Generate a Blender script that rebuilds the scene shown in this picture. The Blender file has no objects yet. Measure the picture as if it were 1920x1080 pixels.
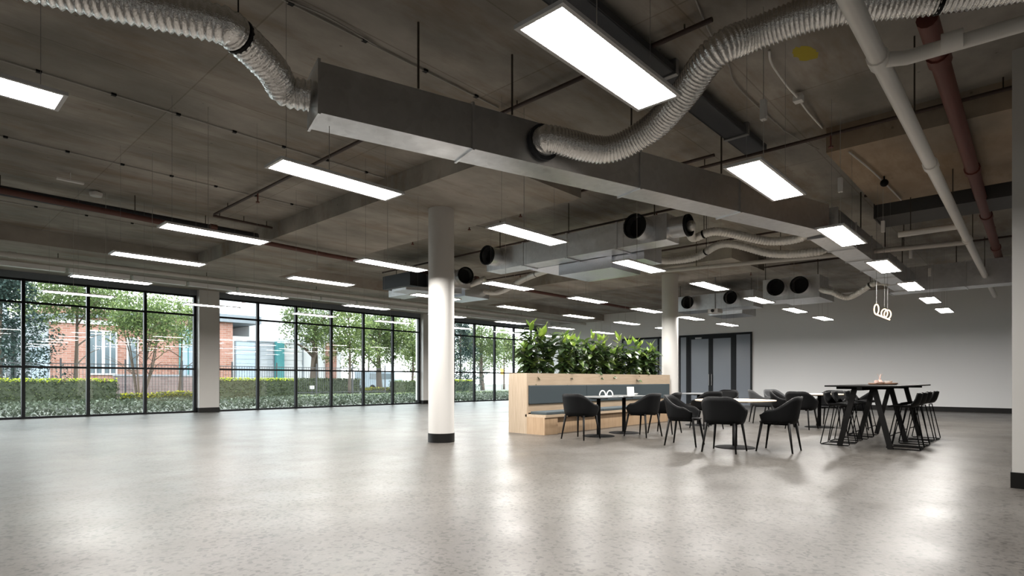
import bpy, bmesh, math, random
from mathutils import Vector, Matrix
R = math.radians
PI = math.pi
rnd = random.Random(7)
sc = bpy.context.scene
col = sc.collection

# ------------------------------------------------------------------ camera, world, exposure
# X runs along the window wall, Y towards the windows, Z up; the camera stands over the origin
cam = bpy.data.objects.new('camera', bpy.data.cameras.new('camera'))
col.objects.link(cam)
cam.data.sensor_width = 36.0
cam.data.lens = 1081.0 / 1920.0 * 36.0
cam.data.shift_y = 172.0 / 1920.0
cam.data.clip_end = 400
cam.location = (0, 0, 1.1)
cam.rotation_euler = (R(90), 0, R(42.484 - 90))
sc.camera = cam

world = bpy.data.worlds.new('overcast_sky'); sc.world = world
world.use_nodes = True
wbg = world.node_tree.nodes['Background']
wbg.inputs[0].default_value = (0.90, 0.96, 1.0, 1)
wbg.inputs[1].default_value = 1.75

PANEL_STRENGTH = 21.0
sc.view_settings.view_transform = 'Standard'
sc.view_settings.look = 'None'
sc.view_settings.gamma = 1.0
sc.view_settings.use_curve_mapping = False
sc.view_settings.exposure = 2.18
sc.cycles.use_denoising = True
sc.cycles.max_bounces = 9
sc.cycles.diffuse_bounces = 5
sc.cycles.glossy_bounces = 4
sc.cycles.transparent_max_bounces = 24
sc.cycles.caustics_reflective = False
sc.cycles.caustics_refractive = False
sc.cycles.sample_clamp_indirect = 6.0

SLAB = 4.45      # underside of the main slab
BAND = 4.12      # underside of the thickened bands
PANEL_Z = 2.90

# ------------------------------------------------------------------ materials
MATS = {}
def new_mat(name):
    m = bpy.data.materials.new(name); m.use_nodes = True
    MATS[name] = m
    return m, m.node_tree, m.node_tree.nodes['Principled BSDF']
def P(name, c, rough=0.5, metal=0.0, spec=0.5):
    m, nt, b = new_mat(name)
    b.inputs['Base Color'].default_value = (*c, 1)
    b.inputs['Roughness'].default_value = rough
    b.inputs['Metallic'].default_value = metal
    b.inputs['Specular IOR Level'].default_value = spec
    return m
def node(nt, t, **kw):
    n = nt.nodes.new(t)
    for k, v in kw.items(): setattr(n, k, v)
    return n
def coords(nt, scale=(1, 1, 1), kind='Object'):
    tc = node(nt, 'ShaderNodeTexCoord'); mp = node(nt, 'ShaderNodeMapping')
    mp.inputs['Scale'].default_value = scale
    nt.links.new(tc.outputs[kind], mp.inputs['Vector'])
    return mp.outputs['Vector']
def ramp(nt, fac, stops):
    r = node(nt, 'ShaderNodeValToRGB')
    els = r.color_ramp.elements
    while len(els) < len(stops): els.new(0.5)
    for e, (p, c) in zip(els, stops):
        e.position = p; e.color = (*c, 1) if len(c) == 3 else c
    nt.links.new(fac, r.inputs['Fac'])
    return r.outputs['Color']
def noise(nt, vec, scale, detail=4, rough=0.55):
    n = node(nt, 'ShaderNodeTexNoise')
    n.inputs['Scale'].default_value = scale; n.inputs['Detail'].default_value = detail
    n.inputs['Roughness'].default_value = rough
    nt.links.new(vec, n.inputs['Vector'])
    return n.outputs['Fac']
def mixc(nt, fac, a, b, mode='MIX'):
    n = node(nt, 'ShaderNodeMix', data_type='RGBA', blend_type=mode)
    for sock, v in ((n.inputs[0], fac), (n.inputs[6], a), (n.inputs[7], b)):
        if isinstance(v, (int, float)): sock.default_value = v
        elif isinstance(v, tuple): sock.default_value = (*v, 1)
        else: nt.links.new(v, sock)
    return n.outputs[2]
def bump(nt, b, h, strength, dist=0.02):
    n = node(nt, 'ShaderNodeBump')
    n.inputs['Strength'].default_value = strength; n.inputs['Distance'].default_value = dist
    nt.links.new(h, n.inputs['Height']); nt.links.new(n.outputs[0], b.inputs['Normal'])

# polished concrete / terrazzo floor
m, nt, b = new_mat('floor')
v = coords(nt)
big = noise(nt, v, 0.45, 5)
base = ramp(nt, big, [(0.3, (0.078, 0.071, 0.063)), (0.7, (0.122, 0.113, 0.102))])
vor = node(nt, 'ShaderNodeTexVoronoi'); vor.inputs['Scale'].default_value = 40; nt.links.new(v, vor.inputs['Vector'])
sp = ramp(nt, vor.outputs['Color'], [(0.0, (0.30, 0.29, 0.28)), (0.2, (0.45, 0.44, 0.43)), (0.36, (1, 1, 1)), (0.8, (1, 1, 1)), (1.0, (1.3, 1.28, 1.25))])
base = mixc(nt, 0.85, base, sp, 'MULTIPLY')
vor2 = node(nt, 'ShaderNodeTexVoronoi'); vor2.inputs['Scale'].default_value = 80; nt.links.new(v, vor2.inputs['Vector'])
sp2 = ramp(nt, vor2.outputs['Color'], [(0.0, (0.6, 0.6, 0.6)), (0.3, (1, 1, 1)), (1.0, (1.12, 1.12, 1.12))])
base = mixc(nt, 0.7, base, sp2, 'MULTIPLY')
jb = node(nt, 'ShaderNodeTexBrick'); jb.offset = 0.0           # saw-cut joints
jm = node(nt, 'ShaderNodeMapping'); jm.inputs['Location'].default_value = (-2.26, 1.4, 0); nt.links.new(v, jm.inputs['Vector'])
nt.links.new(jm.outputs[0], jb.inputs['Vector'])
jb.inputs['Scale'].default_value = 1.0; jb.inputs['Brick Width'].default_value = 5.4; jb.inputs['Row Height'].default_value = 5.4; jb.inputs['Mortar Size'].default_value = 0.004
for k_, c_ in (('Color1', 1), ('Color2', 1), ('Mortar', 0.55)): jb.inputs[k_].default_value = (c_, c_, c_, 1)
base = mixc(nt, 1.0, base, jb.outputs['Color'], 'MULTIPLY')
nt.links.new(base, b.inputs['Base Color'])
rg = ramp(nt, noise(nt, v, 1.3, 4), [(0.25, (0.27,) * 3), (0.75, (0.40,) * 3)])
nt.links.new(rg, b.inputs['Roughness'])
b.inputs['Specular IOR Level'].default_value = 0.16

# raw concrete
def concrete(name, a, c, sheets=True, offs=0.0):
    m, nt, b = new_mat(name)
    v = coords(nt)
    n1 = noise(nt, coords(nt, (0.5, 0.9, 0.6)), 1.1, 6, 0.62)
    base = ramp(nt, n1, [(0.36, a), (0.64, c)])
    st = noise(nt, coords(nt, (0.35, 1.6, 1.0)), 1.0, 5, 0.7)
    base = mixc(nt, ramp(nt, st, [(0.50, (0,) * 3), (0.68, (0.6,) * 3)]), base, (0.20, 0.13, 0.07))
    gr = noise(nt, v, 0.55, 4)
    base = mixc(nt, ramp(nt, gr, [(0.48, (0,) * 3), (0.66, (0.5,) * 3)]), base, (0.17, 0.168, 0.15))
    pits = node(nt, 'ShaderNodeTexVoronoi'); pits.inputs['Scale'].default_value = 3.4; nt.links.new(v, pits.inputs['Vector'])
    pit = ramp(nt, pits.outputs['Distance'], [(0.035, (0.35,) * 3), (0.07, (1,) * 3)])
    base = mixc(nt, 0.6, base, pit, 'MULTIPLY')
    if sheets:
        br = node(nt, 'ShaderNodeTexBrick')
        br.inputs['Scale'].default_value = 1.0; br.offset = 0.0
        br.inputs['Brick Width'].default_value = 2.4; br.inputs['Row Height'].default_value = 1.2
        br.inputs['Mortar Size'].default_value = 0.008
        br.inputs['Color1'].default_value = (1, 1, 1, 1); br.inputs['Color2'].default_value = (0.86, 0.85, 0.83, 1)
        br.inputs['Mortar'].default_value = (0.68, 0.66, 0.63, 1)
        nt.links.new(v, br.inputs['Vector'])
        base = mixc(nt, 1.0, base, br.outputs['Color'], 'MULTIPLY')
    nt.links.new(base, b.inputs['Base Color'])
    b.inputs['Roughness'].default_value = 0.8
    bump(nt, b, noise(nt, v, 9, 5), 0.25, 0.01)
    return m
concrete('concrete', (0.24, 0.220, 0.192), (0.45, 0.418, 0.375))
concrete('concrete_band', (0.29, 0.265, 0.23), (0.46, 0.424, 0.378), sheets=False)
concrete('concrete_ply', (0.30, 0.225, 0.155), (0.46, 0.36, 0.26), sheets=False)

# galvanised sheet steel
m, nt, b = new_mat('galvanised')
v = coords(nt)
vo = node(nt, 'ShaderNodeTexVoronoi'); vo.inputs['Scale'].default_value = 16; nt.links.new(v, vo.inputs['Vector'])
c1 = ramp(nt, vo.outputs['Color'], [(0.0, (0.56, 0.57, 0.59)), (1.0, (0.74, 0.75, 0.77))])
c1 = mixc(nt, noise(nt, v, 2.5, 5), c1, (0.64, 0.64, 0.64))
nt.links.new(c1, b.inputs['Base Color']); b.inputs['Metallic'].default_value = 1.0
nt.links.new(ramp(nt, noise(nt, v, 5, 4), [(0.3, (0.28,) * 3), (0.7, (0.46,) * 3)]), b.inputs['Roughness'])
bump(nt, b, noise(nt, v, 3, 3), 0.10, 0.02)
# crinkled aluminium foil
def foil(name, c, rough, sc_, st, metal=1.0):
    m, nt, b = new_mat(name)
    v = coords(nt)
    nt.links.new(mixc(nt, noise(nt, v, 30, 4), (c[0] * .8, c[1] * .8, c[2] * .8), c), b.inputs['Base Color'])
    b.inputs['Metallic'].default_value = metal; b.inputs['Roughness'].default_value = rough
    bump(nt, b, noise(nt, v, sc_, 3, 0.7), st, 0.008)
foil('foil', (0.95, 0.94, 0.92), 0.18, 34, 1.0)
foil('foil_sheet', (0.80, 0.83, 0.90), 0.28, 9, 0.8)
foil('foil_beige', (0.86, 0.845, 0.81), 0.4, 36, 0.5, 0.35)

P('white_paint', (0.76, 0.755, 0.74), 0.55)
P('wall_paint', (0.88, 0.875, 0.87), 0.6)
P('dim_wall', (0.33, 0.325, 0.31), 0.7)
P('column_paint', (0.60, 0.585, 0.56), 0.6, 0, 0.3)
P('black_base', (0.006, 0.0055, 0.005), 0.5, 0, 0.25)
P('black_frame', (0.003, 0.004, 0.006), 0.5, 0, 0.25)
P('door_glass', (0.185, 0.205, 0.24), 0.25, 0.0, 0.5)
P('black_plastic', (0.0032, 0.0034, 0.0038), 0.55, 0, 0.16)
P('black_wood', (0.0034, 0.003, 0.0027), 0.5, 0, 0.2)
P('grey_fabric', (0.042, 0.044, 0.046), 0.8)
P('black_metal', (0.0028, 0.0028, 0.003), 0.75, 0.0, 0.1)
P('dark_hole', (0.006, 0.006, 0.006), 0.9)
P('light_frame', (0.62, 0.62, 0.62), 0.4)
P('white_plastic', (0.72, 0.71, 0.69), 0.4)
P('white_ceramic', (0.85, 0.85, 0.83), 0.25)
P('pvc', (0.84, 0.82, 0.78), 0.35)
P('pvc_grey', (0.58, 0.56, 0.53), 0.45)
P('red_pipe', (0.135, 0.036, 0.024), 0.5)
P('brown_pipe', (0.045, 0.024, 0.018), 0.55)
P('rust_rod', (0.045, 0.035, 0.026), 0.7)
P('cable_grey', (0.42, 0.40, 0.37), 0.6)
P('dull_red', (0.11, 0.042, 0.033), 0.6)
P('dark_grey', (0.06, 0.058, 0.056), 0.6)
P('tray_dark', (0.028, 0.031, 0.038), 0.5)
P('steel_wire', (0.30, 0.30, 0.30), 0.45, 0.8)
P('teal_fabric', (0.042, 0.058, 0.066), 0.85)
P('soil', (0.03, 0.022, 0.016), 0.95)
P('bark', (0.075, 0.055, 0.04), 0.9)
P('hedge_core', (0.05, 0.062, 0.035), 0.95)
P('pale_bark', (0.20, 0.175, 0.15), 0.9)
P('stem_green', (0.05, 0.06, 0.025), 0.7)
P('slate_table', (0.16, 0.17, 0.175), 0.3)
P('pink_stone', (0.52, 0.36, 0.31), 0.6)
P('brown_wood', (0.16, 0.085, 0.05), 0.5)
P('paper', (0.74, 0.75, 0.70), 0.7)
P('yellow_paint', (0.42, 0.34, 0.03), 0.8)
P('ext_white', (0.540, 0.540, 0.547), 0.7)
P('ext_grey', (0.300, 0.315, 0.338), 0.6)
P('ext_blue_grey', (0.315, 0.375, 0.435), 0.5)
P('ext_roof', (0.16, 0.18, 0.20), 0.7)
P('ext_teal', (0.05, 0.21, 0.22), 0.5)
P('ext_glass', (0.10, 0.13, 0.15), 0.1)
P('fence_metal', (0.03, 0.03, 0.033), 0.5)
P('blind_white', (0.88, 0.88, 0.88), 0.4)
P('purple_flower', (0.14, 0.08, 0.30), 0.7)
P('orange_sign', (0.75, 0.33, 0.05), 0.5)

def woodmat(name, a, c, axis=(1.0, 14, 14)):
    m, nt, b = new_mat(name)
    n = noise(nt, coords(nt, axis), 2.0, 5, 0.6)
    nt.links.new(ramp(nt, n, [(0.3, a), (0.7, c)]), b.inputs['Base Color'])
    b.inputs['Roughness'].default_value = 0.45
woodmat('oak_side', (0.42, 0.32, 0.22), (0.53, 0.42, 0.31), (14, 14, 1.0))
woodmat('oak', (0.42, 0.315, 0.215), (0.52, 0.405, 0.29))
woodmat('oak_base', (0.36, 0.24, 0.14), (0.47, 0.33, 0.21), (14, 14, 1))
woodmat('table_oak', (0.55, 0.45, 0.33), (0.68, 0.58, 0.46))

def leafmat(name, stops, rough=0.45, per='Random Per Island', spec=0.15, trans=0.25):
    m, nt, b = new_mat(name)
    if per == 'object':
        oi = node(nt, 'ShaderNodeObjectInfo'); f = oi.outputs['Random']
    else:
        g = node(nt, 'ShaderNodeNewGeometry'); f = g.outputs['Random Per Island']
    c = ramp(nt, f, stops)
    nt.links.new(c, b.inputs['Base Color']); b.inputs['Roughness'].default_value = rough
    b.inputs['Specular IOR Level'].default_value = spec
    tr = node(nt, 'ShaderNodeBsdfTranslucent'); nt.links.new(c, tr.inputs['Color'])
    mx = node(nt, 'ShaderNodeMixShader'); mx.inputs[0].default_value = trans
    out = nt.nodes['Material Output']
    nt.links.new(b.outputs[0], mx.inputs[1]); nt.links.new(tr.outputs[0], mx.inputs[2])
    nt.links.new(mx.outputs[0], out.inputs['Surface'])
leafmat('plant_leaf', [(0, (0.018, 0.032, 0.014)), (0.6, (0.040, 0.075, 0.020)), (0.9, (0.085, 0.135, 0.030)), (1, (0.16, 0.21, 0.05))], 0.3, 'object', 0.5)
leafmat('plant_leaf_young', [(0, (0.11, 0.20, 0.03)), (1, (0.24, 0.34, 0.05))], 0.35, 'object', 0.5)
leafmat('tree_leaf', [(0, (0.056, 0.081, 0.034)), (0.6, (0.105, 0.149, 0.056)), (1, (0.205, 0.260, 0.093))], trans=0.4)
leafmat('tree_leaf_light', [(0, (0.081, 0.112, 0.050)), (0.6, (0.167, 0.223, 0.081)), (1, (0.298, 0.353, 0.136))], trans=0.45)
leafmat('conifer_leaf', [(0, (0.015, 0.031, 0.028)), (1, (0.062, 0.093, 0.081))], trans=0.2)
leafmat('hedge_leaf', [(0, (0.037, 0.053, 0.031)), (0.6, (0.081, 0.105, 0.056)), (1, (0.167, 0.198, 0.074))], trans=0.3)
leafmat('hedge_new', [(0, (0.32, 0.42, 0.02)), (1, (0.60, 0.64, 0.04))], trans=0.4)
leafmat('hedge_yellow', [(0, (0.279, 0.298, 0.012)), (1, (0.496, 0.471, 0.025))], trans=0.4)
leafmat('ground_leaf', [(0, (0.022, 0.031, 0.020)), (0.85, (0.074, 0.096, 0.062)), (1, (0.161, 0.186, 0.143))], trans=0.3)

def brickmat(name, a, c, mortar):
    m, nt, b = new_mat(name)
    tc = node(nt, 'ShaderNodeTexCoord'); sx = node(nt, 'ShaderNodeSeparateXYZ'); cb = node(nt, 'ShaderNodeCombineXYZ')
    nt.links.new(tc.outputs['Object'], sx.inputs[0])
    ad = node(nt, 'ShaderNodeMath', operation='ADD')
    nt.links.new(sx.outputs[0], ad.inputs[0]); nt.links.new(sx.outputs[1], ad.inputs[1])
    nt.links.new(ad.outputs[0], cb.inputs[0]); nt.links.new(sx.outputs[2], cb.inputs[1])
    br = node(nt, 'ShaderNodeTexBrick'); br.inputs['Scale'].default_value = 1.0
    br.inputs['Brick Width'].default_value = 0.46; br.inputs['Row Height'].default_value = 0.16
    br.inputs['Mortar Size'].default_value = 0.012
    br.inputs['Color1'].default_value = (*a, 1); br.inputs['Color2'].default_value = (*c, 1); br.inputs['Mortar'].default_value = (*mortar, 1)
    nt.links.new(cb.outputs[0], br.inputs['Vector'])
    nt.links.new(br.outputs['Color'], b.inputs['Base Color']); b.inputs['Roughness'].default_value = 0.85
brickmat('brick', (0.25, 0.105, 0.072), (0.33, 0.165, 0.125), (0.31, 0.265, 0.235))
brickmat('brick_dull', (0.17, 0.12, 0.12), (0.24, 0.17, 0.165), (0.24, 0.21, 0.2))

m, nt, b = new_mat('ext_ground')
nt.links.new(ramp(nt, noise(nt, coords(nt), 0.7, 5), [(0.3, (0.07, 0.08, 0.06)), (0.7, (0.13, 0.14, 0.115))]), b.inputs['Base Color'])
b.inputs['Roughness'].default_value = 0.9

# clear window glass: straight-through transparency with a Fresnel reflection
m = bpy.data.materials.new('clear_glass'); m.use_nodes = True; MATS['clear_glass'] = m
nt = m.node_tree; nt.nodes.clear()
out = node(nt, 'ShaderNodeOutputMaterial'); tr = node(nt, 'ShaderNodeBsdfTransparent'); gl = node(nt, 'ShaderNodeBsdfGlossy')
tr.inputs[0].default_value = (0.955, 0.975, 0.97, 1); gl.inputs['Roughness'].default_value = 0.0
fr = node(nt, 'ShaderNodeFresnel')
gm = node(nt, 'ShaderNodeNewGeometry'); iv = node(nt, 'ShaderNodeMapRange')     # the same reflection on either face of the sheet
iv.inputs['To Min'].default_value = 1.5; iv.inputs['To Max'].default_value = 1 / 1.5
nt.links.new(gm.outputs['Backfacing'], iv.inputs['Value']); nt.links.new(iv.outputs['Result'], fr.inputs['IOR'])
mx = node(nt, 'ShaderNodeMixShader')
nt.links.new(fr.outputs[0], mx.inputs[0]); nt.links.new(tr.outputs[0], mx.inputs[1]); nt.links.new(gl.outputs[0], mx.inputs[2])
nt.links.new(mx.outputs[0], out.inputs[0])

def emis(name, c, s):
    m = bpy.data.materials.new(name); m.use_nodes = True; MATS[name] = m
    nt = m.node_tree; nt.nodes.clear()
    o = node(nt, 'ShaderNodeOutputMaterial'); e = node(nt, 'ShaderNodeEmission')
    e.inputs[0].default_value = (*c, 1); e.inputs[1].default_value = s
    nt.links.new(e.outputs[0], o.inputs[0])
emis('panel_glow', (1.0, 0.965, 0.92), PANEL_STRENGTH)
emis('ring_glow', (1.0, 0.62, 0.36), 1.1)

# ------------------------------------------------------------------ mesh helpers
class MB:
    def __init__(s): s.v = []; s.f = []
    def add(s, vs, fs, mat=None):
        o = len(s.v)
        s.v += [tuple(mat @ Vector(p)) if mat else tuple(p) for p in vs]
        s.f += [tuple(i + o for i in f) for f in fs]
        return s
    def box(s, x0, x1, y0, y1, z0, z1, mat=None):
        vs = [(x, y, z) for z in (z0, z1) for y in (y0, y1) for x in (x0, x1)]
        return s.add(vs, [(0, 2, 3, 1), (4, 5, 7, 6), (0, 1, 5, 4), (2, 6, 7, 3), (0, 4, 6, 2), (1, 3, 7, 5)], mat)
    def bar(s, a, b_, w, h=None, up=(0, 0, 1)):
        a = Vector(a); b_ = Vector(b_); h = h or w
        d = (b_ - a).normalized(); u = Vector(up)
        if abs(d.dot(u)) > 0.95: u = Vector((1, 0, 0))
        sx = d.cross(u).normalized(); sy = sx.cross(d).normalized()
        vs = [p + sx * i * w / 2 + sy * j * h / 2 for p in (a, b_) for (i, j) in ((-1, -1), (1, -1), (1, 1), (-1, 1))]
        return s.add(vs, [(3, 2, 1, 0), (4, 5, 6, 7), (0, 1, 5, 4), (1, 2, 6, 5), (2, 3, 7, 6), (3, 0, 4, 7)])
    def tube(s, path, r, n=10, caps=True):
        path = [Vector(p) for p in path]
        rs = r if isinstance(r, (list, tuple)) else [r] * len(path)
        t0 = (path[1] - path[0]).normalized()
        u = Vector((0, 0, 1)) if abs(t0.z) < 0.9 else Vector((1, 0, 0))
        nx = t0.cross(u).normalized(); o = len(s.v)
        for i, p in enumerate(path):
            t = (path[min(i + 1, len(path) - 1)] - path[max(i - 1, 0)]).normalized()
            nx = (nx - t * nx.dot(t)).normalized(); ny = t.cross(nx)
            for k in range(n):
                a = 2 * PI * k / n
                s.v.append(tuple(p + (nx * math.cos(a) + ny * math.sin(a)) * rs[i]))
        for i in range(len(path) - 1):
            for k in range(n):
                k2 = (k + 1) % n
                s.f.append((o + i * n + k, o + i * n + k2, o + (i + 1) * n + k2, o + (i + 1) * n + k))
        if caps:
            s.f.append(tuple(o + k for k in reversed(range(n))))
            s.f.append(tuple(o + (len(path) - 1) * n + k for k in range(n)))
        return s
    def lathe(s, prof, n=24, c=(0, 0)):
        o = len(s.v)
        for (r, z) in prof:
            for k in range(n):
                a = 2 * PI * k / n
                s.v.append((c[0] + r * math.cos(a), c[1] + r * math.sin(a), z))
        for i in range(len(prof) - 1):
            for k in range(n):
                k2 = (k + 1) % n
                s.f.append((o + i * n + k, o + i * n + k2, o + (i + 1) * n + k2, o + (i + 1) * n + k))
        s.f.append(tuple(o + k for k in reversed(range(n))))
        s.f.append(tuple(o + (len(prof) - 1) * n + k for k in range(n)))
        return s
    def build(s, name, mat, parent=None, smooth=False, bevel=0.0, kind=None):
        me = bpy.data.meshes.new(name)
        me.from_pydata(s.v, [], s.f); me.update()
        if bevel > 0:
            bm = bmesh.new(); bm.from_mesh(me)
            bmesh.ops.bevel(bm, geom=bm.edges[:], offset=bevel, segments=2, affect='EDGES', profile=0.5)
            bm.to_mesh(me); bm.free()
        me.materials.append(MATS[mat])
        if smooth: me.polygons.foreach_set('use_smooth', [True] * len(me.polygons))
        o = bpy.data.objects.new(name, me); col.objects.link(o)
        if parent: o.parent = parent
        if kind: o['kind'] = kind
        return o
def smooth_angle(o, ang=40):
    me = o.data
    me.polygons.foreach_set('use_smooth', [True] * len(me.polygons))
    try: me.set_sharp_from_angle(angle=R(ang))
    except Exception: pass
    return o
def empty(name, loc=(0, 0, 0), rz=0.0, scale=1.0):
    o = bpy.data.objects.new(name, None); col.objects.link(o)
    o.location = loc; o.rotation_euler = (0, 0, rz); o.scale = (scale,) * 3
    o.empty_display_size = 0.1
    return o
def tag(o, label, cat, group=None, kind=None):
    o['label'] = label; o['category'] = cat
    if group: o['group'] = group
    if kind: o['kind'] = kind
    return o
def struct(o, label, cat):
    o['kind'] = 'structure'; o['label'] = label; o['category'] = cat
    return o
def copy_tree(o, parent=None):
    c = o.copy(); col.objects.link(c); c.parent = parent
    for ch in list(o.children): copy_tree(ch, c)
    return c
def spline(pts, n=10):
    pts = [Vector(p) for p in pts]; out = []
    P_ = [pts[0] * 2 - pts[1]] + pts + [pts[-1] * 2 - pts[-2]]
    for i in range(1, len(P_) - 2):
        p0, p1, p2, p3 = P_[i - 1:i + 3]
        for k in range(n):
            t = k / n
            out.append(0.5 * ((2 * p1) + (p2 - p0) * t + (2 * p0 - 5 * p1 + 4 * p2 - p3) * t * t + (3 * p1 - p0 - 3 * p2 + p3) * t ** 3))
    out.append(pts[-1])
    return out
def resample(path, step):
    out = [path[0]]; acc = 0.0
    for a, b_ in zip(path, path[1:]):
        L = (b_ - a).length; t = step - acc
        while t <= L and L > 0:
            out.append(a + (b_ - a) * (t / L)); t += step
        acc = (acc + L) % step
    return out

# ------------------------------------------------------------------ structure
X0, X1, Y0, Y1 = -6.0, 25.0, -7.0, 21.0
struct(MB().box(X0 - .3, X1 + .3, Y0 - .3, Y1 + .15, -0.25, 0).build('floor', 'floor'), 'polished speckled concrete floor of the open hall', 'floor')
ceil = struct(MB().box(X0 - .3, X1 + .3, Y0 - .3, Y1 + .3, SLAB, SLAB + .3).build('ceiling', 'concrete'), 'raw brown grey concrete ceiling slab', 'ceiling')
struct(MB().box(5.65, 7.85, 5.63, 16.5, BAND, SLAB + .01).build('beam_over_column', 'concrete_band'), 'thickened concrete band over the round column', 'beam')
struct(MB().box(8.49, 11.6, Y0, 2.1, BAND, SLAB + .01).build('beam_by_pillar', 'concrete_ply'), 'brown timber marked concrete drop panel beyond the square pillar', 'beam')
struct(MB().box(X0, X1, 16.5, Y1 + .2, BAND, SLAB + .01).build('beam_along_windows', 'concrete_band'), 'thickened concrete band along the window wall', 'beam')
struct(MB().box(14.2, 16.5, 5.63, 16.5, BAND, SLAB + .01).build('beam_over_planter', 'concrete_band'), 'thickened concrete band over the planter end column', 'beam')
struct(MB().box(X0, 25.0, 20.95, 21.25, 3.93, BAND + .01).build('beam_window_head', 'ext_roof'), 'dark lintel above the window bays', 'beam')
struct(MB().box(X1, X1 + .3, Y0 - .3, Y1 + .3, 0, SLAB).build('wall_far', 'wall_paint'), 'plain white painted wall at the far end', 'wall')
struct(MB().box(X0 - .3, X0, Y0 - .3, Y1 + .3, 0, SLAB).build('wall_near', 'wall_paint'), 'white wall behind the camera', 'wall')
struct(MB().box(X0 - .3, X1 + .3, Y0 - .3, Y0, 0, SLAB).build('wall_side', 'wall_paint'), 'white side wall opposite the windows', 'wall')
struct(MB().box(X1 - .02, X1, Y0, 9.0, 0, 0.16).build('baseboard_far', 'black_base'), 'black baseboard along the white far wall', 'baseboard')

def round_column(x, y, top, label):
    t = empty('column', (x, y, 0)); struct(t, label, 'column')
    smooth_angle(MB().lathe([(.228, .155), (.228, top)], 48).build('shaft', 'column_paint', t))
    smooth_angle(MB().lathe([(.236, 0), (.236, .155), (.228, .16)], 48).build('plinth', 'black_base', t))
round_column(6.71, 7.85, BAND, 'white round column standing alone in front of the planter')
round_column(15.30, 7.85, BAND, 'white round column at the far end of the planter')
def square_pillar(x0, x1, y0, y1, top, label):
    t = empty('pillar', ((x0 + x1) / 2, (y0 + y1) / 2, 0)); struct(t, label, 'pillar')
    w, d = (x1 - x0) / 2, (y1 - y0) / 2
    MB().box(-w, w, -d, d, .16, top).build('shaft', 'column_paint', t)
    MB().box(-w - .012, w + .012, -d - .012, d + .012, 0, .16).build('plinth', 'black_base', t)
square_pillar(7.16, 7.80, 20.75, 21.3, BAND, 'white square pillar between the first and second window bays')
square_pillar(16.66, 17.25, 20.75, 21.3, BAND, 'white square pillar between the second and third window bays')
square_pillar(7.76, 8.35, -0.50, 0.21, SLAB, 'white square pillar cut by the right edge of the photo')

# window bays
def window_bay(idx, xs, label):
    t = empty('window_%d' % idx, (xs[0], 21.0, 0)); struct(t, label, 'window')
    L = xs[-1] - xs[0]; top = 3.93; zs = (0.06, 1.46, 3.27, 3.87)
    for z0, z1, nm in ((0, .06, 'bottom_rail'), (1.43, 1.49, 'rail'), (3.24, 3.30, 'rail'), (3.87, top, 'top_rail')):
        MB().box(0, L, -.035, .035, z0, z1).build(nm, 'black_frame', t)
    me = None
    for x in xs:
        if me is None:
            o = MB().box(-.042, .042, -.06, .06, 0, top).build('mullion', 'black_frame', t); me = o.data
        else:
            o = bpy.data.objects.new('mullion', me); col.objects.link(o); o.parent = t
        o.location.x = min(max(x - xs[0], .042), L - .042)
    for a, b_ in zip(xs, xs[1:]):
        for z0, z1 in ((.06, 1.435), (1.485, 3.245), (3.295, 3.87)):
            MB().box(a - xs[0] + .03, b_ - xs[0] - .03, -.006, .006, z0, z1).build('pane', 'clear_glass', t)
window_bay(1, [-6.0, -4.76, -3.28, -1.79, -.31, 1.18, 2.66, 4.15, 5.64, 7.14], 'black framed glazing bay nearest the camera, shrubs and brick building outside')
window_bay(2, [7.80, 9.22, 10.68, 12.17, 13.66, 15.15, 16.64], 'black framed middle glazing bay between the two white pillars')
window_bay(3, [17.25, 18.72, 20.11, 21.57, 23.06, 24.5, 25.0], 'black framed glazing bay beyond the round column, partly behind the planter')

# far glazed doors
t = empty('door_1', (25.0, 10.68, 0)); struct(t, 'blue grey glazed double door with side panels in the white far wall', 'door')
hw = 1.65; dh = 3.14
MB().box(-.06, 0, -hw, hw, dh - .09, dh).build('head_frame', 'black_frame', t)
for y, w in ((-hw + .03, .06), (-.98 + .06, .13), (1.24, .13), (hw - .03, .06)):
    MB().box(-.07, 0, y - w / 2, y + w / 2, 0, dh - .08).build('jamb', 'black_frame', t)
for y0, y1 in ((-.855, .15), (.15, 1.175)):
    d = empty('door_leaf'); d.parent = t
    for yy in (y0 + .05, y1 - .05): MB().box(-.06, -.01, yy - .05, yy + .05, .02, dh - .09).build('stile', 'black_frame', d)
    for z0, z1 in ((.02, .16), (dh - .21, dh - .09)): MB().box(-.06, -.01, y0 + .1, y1 - .1, z0, z1).build('rail', 'black_frame', d)
    MB().box(-.045, -.025, y0 + .1, y1 - .1, .16, dh - .21).build('pane', 'door_glass', d)
    hy = y1 - .06 if y0 < 0 else y0 + .06
    MB().tube([(-.11, hy, .85), (-.11, hy, 1.35)], .015, 8).build('pull_handle', 'steel_wire', d)
for y0, y1 in ((-hw + .06, -.985), (1.305, hw - .06)):
    MB().box(-.05, -.02, y0, y1, .02, dh - .09).build('side_pane', 'door_glass', t)
MB().box(-.12, -.06, .55, .85, dh - .2, dh - .13).build('door_closer', 'steel_wire', t)
t = empty('window_4', (25.0, 13.9, 0)); struct(t, 'dark internal glazing in the far wall behind the planter foliage', 'window')
for z0, z1 in ((0, .08), (3.05, 3.14)): MB().box(-.06, 0, -1.5, 1.5, z0, z1).build('rail', 'black_frame', t)
for y in (-1.47, -.5, .5, 1.47): MB().box(-.06, 0, y - .04, y + .04, .08, 3.05).build('mullion', 'black_frame', t)
for y in (-.985, 0, .985): MB().box(-.04, -.015, y - .47, y + .47, .08, 3.05).build('pane', 'door_glass', t)

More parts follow.
